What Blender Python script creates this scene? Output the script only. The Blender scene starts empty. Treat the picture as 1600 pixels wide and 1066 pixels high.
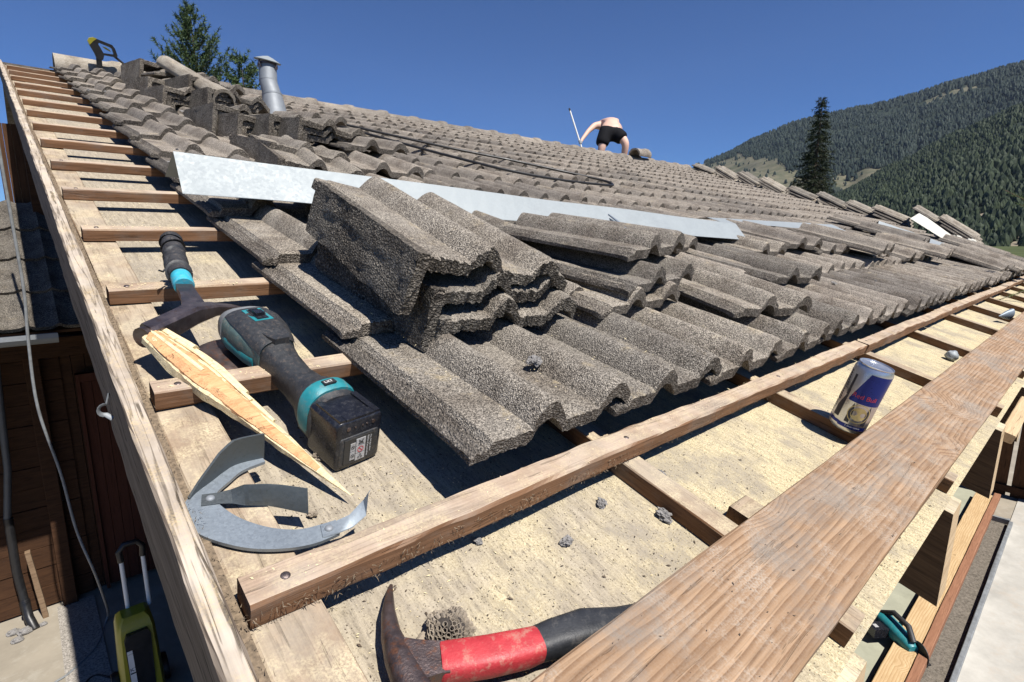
import bpy, bmesh, math, random
from mathutils import Vector, Matrix, noise, Euler
rnd = random.Random(7)
R = math.radians
sc = bpy.context.scene
C = sc.collection
# ------------------------------------------------------------------ camera, sky, sun
cam_d = bpy.data.cameras.new('camera'); cam = bpy.data.objects.new('camera', cam_d); C.objects.link(cam)
cam_d.sensor_width = 36; cam_d.lens = 18.915; cam_d.clip_start = 0.01; cam_d.clip_end = 20000
cam.matrix_world = Matrix(((0.74008, 0.12309, -0.66116, -0.0924), (-0.67251, 0.13545, -0.72758, -0.3965),
                           (0.0, 0.98311, 0.18300, 0.2677), (0, 0, 0, 1)))
sc.camera = cam
sc.render.resolution_x, sc.render.resolution_y = 1024, 682
sc.render.engine = 'CYCLES'; sc.cycles.diffuse_bounces = 1; sc.cycles.max_bounces = 6; sc.cycles.volume_bounces = 0
TH = R(17.0026)
RM = Matrix(((1, 0, 0, 0), (0, math.cos(TH), -math.sin(TH), 0), (0, math.sin(TH), math.cos(TH), 0), (0, 0, 0, 1)))
def rp(u, v, w): return RM @ Vector((u, v, w))
sun_local = Vector((-0.035, 0.27, -1.0)); sun_w = (RM.to_3x3() @ sun_local).normalized()
w = bpy.data.worlds.new('World'); sc.world = w; w.use_nodes = True
nt = w.node_tree; bg = nt.nodes['Background']; sky = nt.nodes.new('ShaderNodeTexSky')
sky.sky_type = 'NISHITA'; sky.sun_disc = False
tos = -sun_w
sky.sun_elevation = math.asin(tos.z); sky.sun_rotation = math.atan2(tos.x, tos.y)
sky.altitude = 2200; sky.air_density = 1.0; sky.dust_density = 0.0; sky.ozone_density = 5.0
tint = nt.nodes.new('ShaderNodeMix'); tint.data_type = 'RGBA'; tint.blend_type = 'MULTIPLY'; tint.inputs[0].default_value = 1
nt.links.new(sky.outputs[0], tint.inputs[6]); tint.inputs[7].default_value = (0.60, 0.89, 1.30, 1)
nt.links.new(tint.outputs[2], bg.inputs[0]); bg.inputs[1].default_value = 0.052
sd = bpy.data.lights.new('sun', 'SUN'); sd.energy = 4.8; sd.angle = R(0.53); sd.color = (1.0, 0.955, 0.89)
so = bpy.data.objects.new('sun', sd); C.objects.link(so); so.rotation_euler = sun_w.to_track_quat('-Z', 'Y').to_euler()
vs = sc.view_settings; vs.view_transform = 'Standard'; vs.look = 'None'; vs.gamma = 1; vs.exposure = 0.58; vs.use_curve_mapping = False

# ------------------------------------------------------------------ material helpers
class NT:
    def __init__(s, name):
        s.m = bpy.data.materials.new(name); s.m.use_nodes = True; s.t = s.m.node_tree
        s.b = s.t.nodes['Principled BSDF']; s.out = s.t.nodes['Material Output']
    def n(s, typ, **kw):
        x = s.t.nodes.new('ShaderNode' + typ)
        for k, v in kw.items(): setattr(x, k, v)
        return x
    def l(s, a, b): s.t.links.new(a, b)
    def set(s, sock, v):
        if hasattr(v, 'default_value') or isinstance(v, bpy.types.NodeSocket): s.l(v, sock)
        else:
            if isinstance(v, (tuple, list)) and len(v) == 3 and sock.type == 'RGBA': v = (*v, 1)
            sock.default_value = v
    def coord(s, world=False, rand=True, scale=(1, 1, 1), rot=(0, 0, 0)):
        if world:
            src = s.n('NewGeometry').outputs['Position']
        else:
            src = s.n('TexCoord').outputs['Object']
            if rand:
                oi = s.n('ObjectInfo'); mm = s.n('VectorMath', operation='SCALE'); cx = s.n('CombineXYZ')
                for i in range(3): s.l(oi.outputs['Random'], cx.inputs[i])
                s.l(cx.outputs[0], mm.inputs[0]); mm.inputs['Scale'].default_value = 37.0
                ad = s.n('VectorMath', operation='ADD'); s.l(src, ad.inputs[0]); s.l(mm.outputs[0], ad.inputs[1]); src = ad.outputs[0]
        mp = s.n('Mapping'); s.l(src, mp.inputs[0]); mp.inputs['Scale'].default_value = scale; mp.inputs['Rotation'].default_value = rot
        return mp.outputs[0]
    def noise(s, co, scale, detail=4, rough=0.6, dist=0.0):
        x = s.n('TexNoise'); s.l(co, x.inputs['Vector']); x.inputs['Scale'].default_value = scale
        x.inputs['Detail'].default_value = detail; x.inputs['Roughness'].default_value = rough; x.inputs['Distortion'].default_value = dist
        return x.outputs['Fac']
    def vor(s, co, scale, feat='F1', out='Distance'):
        x = s.n('TexVoronoi', feature=feat); s.l(co, x.inputs['Vector']); x.inputs['Scale'].default_value = scale
        return x.outputs[out]
    def ramp(s, fac, stops, interp='LINEAR'):
        x = s.n('ValToRGB'); s.l(fac, x.inputs[0]); r = x.color_ramp; r.interpolation = interp
        while len(r.elements) < len(stops): r.elements.new(0.5)
        for e, (p, c) in zip(r.elements, stops):
            e.position = p; e.color = (c, c, c, 1) if isinstance(c, (int, float)) else (*c, 1)
        return x.outputs[0]
    def mix(s, fac, a, b, mode='MIX'):
        x = s.n('Mix', data_type='RGBA', blend_type=mode); s.set(x.inputs[0], fac); s.set(x.inputs[6], a); s.set(x.inputs[7], b)
        return x.outputs[2]
    def math(s, op, a, b=0.0):
        x = s.n('Math', operation=op); s.set(x.inputs[0], a); s.set(x.inputs[1], b); return x.outputs[0]
    def bump(s, h, strength=0.5, dist=0.002, prev=None):
        x = s.n('Bump'); s.l(h, x.inputs['Height']); x.inputs['Strength'].default_value = strength; x.inputs['Distance'].default_value = dist
        if prev is not None: s.l(prev, x.inputs['Normal'])
        return x.outputs[0]
    def up(s, lo=0.5, hi=0.9):       # how far a face looks up out of the roof slope
        g = s.n('NewGeometry'); d = s.n('VectorMath', operation='DOT_PRODUCT'); s.l(g.outputs['Normal'], d.inputs[0])
        nn = RM.to_3x3() @ Vector((0, 0, 1)); d.inputs[1].default_value = nn
        mr = s.n('MapRange'); s.l(d.outputs['Value'], mr.inputs[0]); mr.inputs[1].default_value = lo; mr.inputs[2].default_value = hi
        return mr.outputs[0]
    def fin(s, col=None, rough=None, normal=None, metal=None, **kw):
        if col is not None: s.set(s.b.inputs['Base Color'], col)
        if rough is not None: s.set(s.b.inputs['Roughness'], rough)
        if metal is not None: s.set(s.b.inputs['Metallic'], metal)
        if normal is not None: s.l(normal, s.b.inputs['Normal'])
        for k, v in kw.items(): s.set(s.b.inputs[k.replace('_', ' ')], v)
        return s.m
M = {}
def wood(name, light, dark, top=None, dust=None, dustamt=0.5, grain=60, bands=0, world=False, rough=0.85, bumpd=0.0012, cracks=0.35, axis='x', stain=0.0, stscale=17):
    s = NT(name); co = s.coord(world=world, rot={'x': (0, 0, 0), 'y': (0, 0, R(90)), 'z': (0, R(90), 0)}[axis])
    def sc_(v, k):
        m = s.n('Mapping'); s.l(v, m.inputs[0]); m.inputs['Scale'].default_value = k; return m.outputs[0]
    g1 = s.noise(sc_(co, (3, grain, grain)), 1.6, 5, 0.65, 0.3)
    g2 = s.noise(sc_(co, (8, grain * 5, grain * 5)), 1.5, 3, 0.6)
    fac = s.mix(0.4, g1, g2)
    col = s.ramp(fac, [(0.25, dark), (0.75, light)])
    if bands:
        wv = s.n('TexWave', wave_type='BANDS', bands_direction='Y', wave_profile='SAW'); 
        kd = s.vor(co, 4.6); kb = s.n('CombineXYZ'); s.l(s.math('MULTIPLY', s.ramp(kd, [(0.0, 1.0), (0.08, 0.75), (0.34, 0.0)]), 0.045), kb.inputs[1])
        ka = s.n('VectorMath', operation='ADD'); s.l(sc_(co, (0.22, 1, 1)), ka.inputs[0]); s.l(kb.outputs[0], ka.inputs[1]); s.l(ka.outputs[0], wv.inputs[0])
        wv.inputs['Scale'].default_value = bands; wv.inputs['Distortion'].default_value = 7.0; wv.inputs['Detail'].default_value = 1.6
        wv.inputs['Detail Scale'].default_value = 0.55; wv.inputs['Detail Roughness'].default_value = 0.55
        col = s.mix(s.ramp(wv.outputs['Fac'], [(0.0, 0.0), (0.5, 0.22), (0.93, 0.95), (1.0, 0.3)]), col, dark)
        col = s.mix(s.ramp(kd, [(0.0, 0.95), (0.035, 0.7), (0.045, 0.95), (0.055, 0.35), (0.065, 0.7), (0.085, 0.0)]), col, tuple(c * 0.55 for c in dark))
    if top is not None:
        tg = s.ramp(fac, [(0.2, tuple(c * 0.55 for c in top)), (0.7, top)])
        patch = s.ramp(s.noise(co, 14, 4, 0.6), [(0.38, 0.55), (0.6, 1.0)])
        col = s.mix(s.math('MULTIPLY', s.up(0.55, 0.95), patch), col, tg)
    ck = s.noise(sc_(co, (2.2, 34, 34)), 3.1, 3, 0.7, 0.6)
    ckm = s.ramp(ck, [(0.62, 0.0), (0.66, 1.0)])
    col = s.mix(s.math('MULTIPLY', ckm, cracks), col, tuple(c * 0.3 for c in dark))
    ln = s.ramp(s.noise(sc_(co, (1.1, 30, 30)), 2.3, 3, 0.5), [(0.476, 0.0), (0.5, 1.0), (0.524, 0.0)])
    col = s.mix(s.math('MULTIPLY', ln, min(0.8, cracks * 0.9)), col, tuple(c * 0.4 for c in dark))
    if dust is not None:
        dn = s.math('MULTIPLY', s.ramp(s.noise(co, 21, 5, 0.7), [(0.46, 0.15), (0.64, 1.0)]), s.ramp(s.noise(co, 420, 3, 0.7), [(0.38, 0.1), (0.6, 1.0)]))
        col = s.mix(s.math('MULTIPLY', s.math('MULTIPLY', dn, s.up(0.6, 0.95)), dustamt), col, dust)
    if stain:
        st_ = s.math('MULTIPLY', s.ramp(s.noise(sc_(co, (0.6, 1, 1)), stscale, 6, 0.66), [(0.50, 0.0), (0.62, 1.0)]), s.ramp(s.noise(co, 300, 3, 0.6), [(0.3, 0.45), (0.6, 1.0)]))
        col = s.mix(s.math('MULTIPLY', st_, stain), col, (0.22, 0.20, 0.175))
    sp = s.ramp(s.vor(co, 260), [(0.02, 1.0), (0.1, 0.0)])
    spm = s.math('MULTIPLY', sp, s.ramp(s.noise(co, 70, 2), [(0.5, 0.0), (0.6, 0.6)]))
    col = s.mix(spm, col, tuple(c * 0.35 for c in dark))
    nm = s.bump(s.math('SUBTRACT', fac, s.math('MULTIPLY', ckm, 0.6)), 0.8, bumpd)
    M[name] = s.fin(col, rough, nm, Specular_IOR_Level=0.25); return M[name]
wood('batten_wood', (0.34, 0.185, 0.10), (0.08, 0.038, 0.018), top=(0.53, 0.42, 0.325), dust=(0.66, 0.55, 0.34), dustamt=0.6, stain=0.35)
wood('counter_wood', (0.26, 0.14, 0.07), (0.07, 0.032, 0.015), top=(0.46, 0.375, 0.28), dust=(0.66, 0.56, 0.36), dustamt=0.75, stain=0.35)
wood('barge_wood', (0.26, 0.20, 0.15), (0.07, 0.05, 0.035), top=(0.60, 0.52, 0.43), dust=(0.62, 0.47, 0.26), dustamt=0.6, cracks=0.8, grain=45)
wood('plank_wood', (0.50, 0.335, 0.205), (0.18, 0.10, 0.052), dust=(0.46, 0.41, 0.34), dustamt=0.6, grain=30, bands=40, cracks=0.3, stain=0.62, stscale=11)
wood('splinter_wood', (0.86, 0.52, 0.27), (0.50, 0.22, 0.09), grain=90, cracks=0.25, bumpd=0.003)
wood('splinter_pale', (0.92, 0.80, 0.52), (0.62, 0.46, 0.24), grain=90, cracks=0.2, bumpd=0.003)
wood('rafter_wood', (0.20, 0.12, 0.065), (0.045, 0.024, 0.013), top=(0.62, 0.54, 0.40), dust=(0.7, 0.6, 0.38), dustamt=0.8, grain=34, axis='y')
wood('board_wood', (0.34, 0.24, 0.15), (0.12, 0.07, 0.04), grain=30)
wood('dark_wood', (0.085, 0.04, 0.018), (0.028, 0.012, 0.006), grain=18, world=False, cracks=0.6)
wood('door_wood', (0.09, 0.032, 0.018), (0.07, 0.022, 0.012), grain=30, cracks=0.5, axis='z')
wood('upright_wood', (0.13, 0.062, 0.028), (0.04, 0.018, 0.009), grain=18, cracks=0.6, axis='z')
wood('fresh_wood', (0.70, 0.53, 0.31), (0.42, 0.27, 0.13), grain=14, bands=22, cracks=0.15)
wood('red_wood', (0.38, 0.19, 0.11), (0.2, 0.09, 0.05), grain=20)
wood('end_grain', (0.66, 0.50, 0.31), (0.36, 0.25, 0.14), grain=60)

def m_deck():
    s = NT('deck_boards'); co = s.coord(world=False, rand=False)
    def st(k):
        m = s.n('Mapping'); s.l(co, m.inputs[0]); m.inputs['Scale'].default_value = k; return m.outputs[0]
    saw = s.noise(st((150, 14, 1)), 1.0, 4, 0.7)
    base = s.ramp(saw, [(0.3, (0.27, 0.23, 0.18)), (0.7, (0.47, 0.41, 0.32))])
    n1 = s.noise(co, 5.5, 5, 0.65); n2 = s.noise(co, 420, 3, 0.7); n3 = s.noise(st((60, 9, 1)), 2.2, 5, 0.75)
    # more sawdust toward the open eaves bays on the right
    sep = s.n('SeparateXYZ'); s.l(co, sep.inputs[0])
    gu = s.n('MapRange'); s.l(sep.outputs[0], gu.inputs[0]); gu.inputs[1].default_value = 0.1; gu.inputs[2].default_value = 0.6; gu.inputs[3].default_value = -0.09; gu.inputs[4].default_value = 0.12
    gv = s.n('MapRange'); s.l(sep.outputs[1], gv.inputs[0]); gv.inputs[1].default_value = 0.6; gv.inputs[2].default_value = 1.6; gv.inputs[3].default_value = 0.0; gv.inputs[4].default_value = -0.3
    k = s.math('ADD', s.math('ADD', n1, gu.outputs[0]), gv.outputs[0])
    dust = s.mix(s.ramp(n2, [(0.35, 0.0), (0.65, 1.0)]), (0.40, 0.32, 0.18), (0.76, 0.665, 0.44))
    col = s.mix(s.ramp(k, [(0.42, 0.12), (0.62, 0.95)]), base, dust)
    n4 = s.noise(st((200, 60, 1)), 1.3, 4, 0.7)
    dk = s.math('MAXIMUM', s.math('MULTIPLY', s.ramp(n3, [(0.50, 0.0), (0.62, 1.0)]), s.ramp(n2, [(0.4, 0.2), (0.6, 0.9)])), s.ramp(n4, [(0.55, 0.0), (0.64, 0.9)]))
    col = s.mix(s.math('MULTIPLY', dk, 0.62), col, (0.13, 0.11, 0.09))
    grey = s.math('MULTIPLY', s.ramp(s.noise(co, 10, 5, 0.68), [(0.50, 0.0), (0.64, 0.8)]), s.ramp(n2, [(0.3, 0.4), (0.6, 1.0)]))
    col = s.mix(grey, col, (0.29, 0.255, 0.21))
    spk = s.ramp(s.vor(co, 300), [(0.14, 1.0), (0.3, 0.0)])
    col = s.mix(s.math('MULTIPLY', spk, s.ramp(s.noise(st((90, 30, 1)), 1.0, 4, 0.7), [(0.44, 0.0), (0.56, 0.9)])), col, (0.09, 0.07, 0.05))
    h = s.math('ADD', s.math('MULTIPLY', n2, 1.0), s.math('MULTIPLY', saw, 0.7))
    M['deck'] = s.fin(col, 0.95, s.bump(h, 0.8, 0.002), Specular_IOR_Level=0.15)
m_deck()

def m_tile(name, cols, yellow=0.35, bumps=1.0, gscale=680):
    s = NT(name); co = s.coord(rand=True)
    v = s.n('TexVoronoi'); s.l(co, v.inputs[0]); v.inputs['Scale'].default_value = gscale
    sep = s.n('SeparateColor'); s.l(v.outputs['Color'], sep.inputs[0])
    col = s.ramp(sep.outputs[0], cols)
    big = s.noise(co, 7, 4, 0.6)
    col = s.mix(s.ramp(big, [(0.35, 0.0), (0.7, 0.28)]), col, (0.38, 0.355, 0.315), 'MIX')
    wth = s.ramp(s.noise(co, 9, 5, 0.7), [(0.45, 0.0), (0.62, 0.75)])
    col = s.mix(wth, col, s.mix(1.0, col, (0.55, 0.52, 0.50), 'MULTIPLY'))
    oi = s.n('ObjectInfo'); tn = s.ramp(oi.outputs['Random'], [(0, (0.70, 0.69, 0.68)), (1, (1.14, 1.10, 1.04))])
    col = s.mix(1.0, col, tn, 'MULTIPLY')
    yl = s.math('MULTIPLY', s.ramp(s.noise(co, 16, 6, 0.8), [(0.56, 0.0), (0.68, yellow)]), s.up(0.7, 0.95))
    col = s.mix(yl, col, (0.62, 0.50, 0.30))
    d = s.vor(co, gscale * 0.8)
    nm = s.bump(d, 0.7 * bumps, 0.003); nm = s.bump(s.noise(co, 60, 4, 0.7), 0.5, 0.003, nm)
    M[name] = s.fin(col, 0.92, nm, Specular_IOR_Level=0.2)
m_tile('granule_tile', [(0.0, (0.055, 0.049, 0.043)), (0.30, (0.125, 0.112, 0.098)), (0.5, (0.27, 0.245, 0.21)), (0.75, (0.40, 0.365, 0.315)), (1.0, (0.60, 0.55, 0.47))])
m_tile('field_tile', [(0.0, (0.085, 0.075, 0.066)), (0.30, (0.17, 0.15, 0.131)), (0.5, (0.29, 0.26, 0.226)), (0.75, (0.38, 0.343, 0.30)), (1.0, (0.54, 0.49, 0.425))], yellow=0.35)
m_tile('dark_tile', [(0.0, (0.025, 0.023, 0.021)), (0.40, (0.07, 0.064, 0.057)), (0.75, (0.16, 0.145, 0.125)), (1.0, (0.36, 0.33, 0.28))], yellow=0.1, bumps=1.5, gscale=380)
m_tile('edge_tile', [(0.0, (0.045, 0.04, 0.035)), (0.40, (0.10, 0.09, 0.08)), (0.75, (0.19, 0.17, 0.15)), (1.0, (0.34, 0.31, 0.27))], yellow=0.3, bumps=1.3, gscale=450)  # dirty tile edges, with the shade at the noses also put into the colour
m_tile('flap_tile', [(0.0, (0.035, 0.03, 0.027)), (0.40, (0.11, 0.098, 0.086)), (0.75, (0.24, 0.215, 0.185)), (1.0, (0.44, 0.40, 0.34))], yellow=0.1, bumps=1.6, gscale=420)
m_tile('pale_tile', [(0.0, (0.20, 0.18, 0.15)), (0.45, (0.36, 0.33, 0.28)), (0.8, (0.48, 0.44, 0.38)), (1.0, (0.62, 0.58, 0.5))], yellow=0.5)

def simple(name, col, rough=0.6, metal=0.0, vary=0.25, scale=30, bumpd=0.0006, world=False, spec=0.5, dirt=None, dirtamt=0.5):
    s = NT(name); co = s.coord(world=world, rand=True)
    n = s.noise(co, scale, 5, 0.65)
    c = s.mix(s.ramp(n, [(0.3, 0.0), (0.7, 1.0)]), tuple(x * (1 - vary) for x in col), tuple(min(1, x * (1 + vary)) for x in col))
    if dirt is not None:
        c = s.mix(s.ramp(s.noise(co, scale * 1.7, 6, 0.75), [(0.52, 0.0), (0.64, dirtamt)]), c, dirt)
    r = s.ramp(n, [(0.3, max(0.02, rough - 0.1)), (0.7, min(1, rough + 0.1))])
    M[name] = s.fin(c, r, s.bump(s.noise(co, scale * 8, 3, 0.6), 0.4, bumpd), metal, Specular_IOR_Level=spec); return M[name]
def m_galv(name, col, rough=0.4, metal=0.75, scale=55, spots=(0.30, 0.31, 0.32)):
    s = NT(name); co = s.coord()
    v = s.n('TexVoronoi'); s.l(co, v.inputs[0]); v.inputs['Scale'].default_value = scale
    sep = s.n('SeparateColor'); s.l(v.outputs['Color'], sep.inputs[0])
    n = s.noise(co, 13, 6, 0.7)
    f = s.mix(0.72, sep.outputs[0], n)
    c = s.mix(f, tuple(x * 0.8 for x in col), tuple(min(1, x * 1.12) for x in col))
    c = s.mix(s.ramp(s.noise(co, 210, 4, 0.7), [(0.56, 0.0), (0.66, 0.5)]), c, spots)
    r = s.ramp(f, [(0.2, rough - 0.08), (0.8, rough + 0.14)])
    M[name] = s.fin(c, r, s.bump(n, 0.25, 0.003), metal)
m_galv('flashing_metal', (0.30, 0.33, 0.34), 0.6, 0.25, 160, (0.32, 0.35, 0.36))
m_galv('hook_metal', (0.27, 0.31, 0.345), 0.5, 0.5, 420, (0.20, 0.22, 0.24))
m_galv('strap_metal', (0.115, 0.13, 0.135), 0.5, 0.6, 420, (0.08, 0.09, 0.09))  # dark strap steel; the shade on the flange is put into this colour too
m_galv('pipe_metal', (0.27, 0.29, 0.31), 0.6, 0.4, 60, (0.25, 0.27, 0.28))
simple('pale_sheet', (0.62, 0.60, 0.52), 0.6, 0.1, 0.15, 20, dirt=(0.35, 0.33, 0.28))
simple('rusty_steel', (0.13, 0.10, 0.095), 0.45, 0.75, 0.35, 60, 0.0012, dirt=(0.24, 0.10, 0.05), dirtamt=0.75)
simple('worn_steel', (0.17, 0.14, 0.14), 0.38, 0.85, 0.3, 50, 0.0008, dirt=(0.13, 0.075, 0.05), dirtamt=0.6)
simple('nail_steel', (0.16, 0.13, 0.12), 0.45, 0.8, 0.3, 200)
simple('red_rubber', (0.44, 0.035, 0.042), 0.55, 0, 0.15, 50, 0.001, dirt=(0.42, 0.26, 0.19), dirtamt=0.55)
simple('black_rubber', (0.022, 0.024, 0.028), 0.55, 0, 0.3, 60, dirt=(0.12, 0.11, 0.10), dirtamt=0.35)
simple('grip_tape', (0.028, 0.028, 0.032), 0.75, 0, 0.4, 90, 0.003, dirt=(0.12, 0.10, 0.085), dirtamt=0.5)
simple('teal_plastic', (0.02, 0.21, 0.24), 0.42, 0, 0.15, 60, dirt=(0.16, 0.19, 0.17), dirtamt=0.45)
simple('teal_ring', (0.04, 0.40, 0.52), 0.5, 0, 0.2, 80, 0.001, dirt=(0.3, 0.35, 0.35), dirtamt=0.4)
simple('dusty_teal', (0.10, 0.16, 0.155), 0.6, 0, 0.3, 70, 0.001, dirt=(0.34, 0.27, 0.2), dirtamt=0.6)
simple('tool_black', (0.028, 0.03, 0.033), 0.5, 0, 0.3, 120, 0.0015, dirt=(0.17, 0.13, 0.10), dirtamt=0.35)
simple('gloss_black', (0.012, 0.013, 0.018), 0.25, 0, 0.3, 80, dirt=(0.10, 0.10, 0.10), dirtamt=0.3)
simple('label_grey', (0.42, 0.42, 0.42), 0.5, 0, 0.1, 60, dirt=(0.3, 0.27, 0.24))
simple('ink_black', (0.03, 0.03, 0.03), 0.5)
simple('ink_red', (0.55, 0.04, 0.05), 0.5)
simple('white_paint', (0.78, 0.77, 0.72), 0.5, 0, 0.05)
simple('machine_yellow', (0.33, 0.29, 0.02), 0.4, 0, 0.06, dirt=(0.35, 0.3, 0.1), dirtamt=0.2)
simple('machine_black', (0.015, 0.015, 0.016), 0.4)
simple('can_silver', (0.60, 0.61, 0.63), 0.32, 0.85, 0.06, 30, 0.0002)
simple('can_blue', (0.015, 0.03, 0.22), 0.28, 0.55, 0.1, 30, 0.0002)
simple('can_dark', (0.05, 0.05, 0.06), 0.35, 0.3, 0.1)
simple('can_gold', (0.62, 0.50, 0.22), 0.4, 0.3, 0.1)
simple('nest_paper', (0.27, 0.225, 0.17), 0.9, 0, 0.35, 120, 0.002)
simple('nest_dark', (0.04, 0.033, 0.028), 0.95, 0, 0.3, 120)
simple('lichen_grey', (0.22, 0.21, 0.20), 0.95, 0, 0.5, 150, 0.003)
simple('concrete', (0.30, 0.265, 0.21), 0.9, 0, 0.16, 3.0, 0.003, world=True, spec=0.2, dirt=(0.40, 0.37, 0.31))
simple('slab_pale', (0.43, 0.41, 0.365), 0.9, 0, 0.2, 4.0, 0.003, world=True, spec=0.2, dirt=(0.44, 0.38, 0.31), dirtamt=0.5)
simple('slab_green', (0.34, 0.34, 0.26), 0.9, 0, 0.14, 6.0, 0.002, world=True, spec=0.2)
simple('soil', (0.16, 0.14, 0.115), 1.0, 0, 0.5, 60, 0.01, world=True, spec=0.1, dirt=(0.32, 0.29, 0.24))
simple('gravel', (0.36, 0.33, 0.29), 0.95, 0, 0.55, 80, 0.01, world=True, spec=0.1, dirt=(0.10, 0.09, 0.08), dirtamt=0.9)
simple('grey_plastic', (0.09, 0.095, 0.10), 0.45, 0, 0.15, 30)
simple('cable_grey', (0.20, 0.21, 0.215), 0.5)
simple('cable_black', (0.015, 0.015, 0.016), 0.5)
simple('skin', (0.66, 0.42, 0.32), 0.55, 0, 0.08, 12)
simple('shorts_cloth', (0.010, 0.010, 0.012), 0.85, 0, 0.3, 60, 0.001, spec=0.15)
simple('sock_dark', (0.03, 0.03, 0.035), 0.9); simple('hair_dark', (0.05, 0.03, 0.02), 0.8)
simple('glove', (0.40, 0.40, 0.40), 0.9)
simple('bark', (0.10, 0.07, 0.05), 0.95, 0, 0.3, 20, 0.01)
simple('fuzz', (0.20, 0.15, 0.10), 1.0, 0, 0.5, 200, 0.003)
simple('chip_yellow', (0.78, 0.66, 0.40), 0.95, 0, 0.2, 300); simple('chip_dark', (0.12, 0.09, 0.065), 0.95, 0, 0.4, 300)
def m_needle(name, a, b, scale):
    s = NT(name); co = s.coord(world=True)
    n = s.noise(co, scale, 3, 0.7); c = s.mix(s.ramp(n, [(0.3, 0.0), (0.7, 1.0)]), a, b)
    M[name] = s.fin(c, 0.7, None, Specular_IOR_Level=0.2)
m_needle('pine_needles', (0.035, 0.062, 0.025), (0.11, 0.155, 0.06), 6)
m_needle('twig_needles', (0.10, 0.16, 0.05), (0.20, 0.27, 0.09), 20)
m_needle('spruce_needles', (0.016, 0.026, 0.014), (0.06, 0.07, 0.035), 2.5)
m_needle('forest_needles', (0.016, 0.028, 0.016), (0.048, 0.066, 0.032), 0.05)
m_needle('far_needles', (0.014, 0.026, 0.020), (0.034, 0.049, 0.036), 0.02)  # bluer than the near forest: distance haze put into the needle colour

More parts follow.
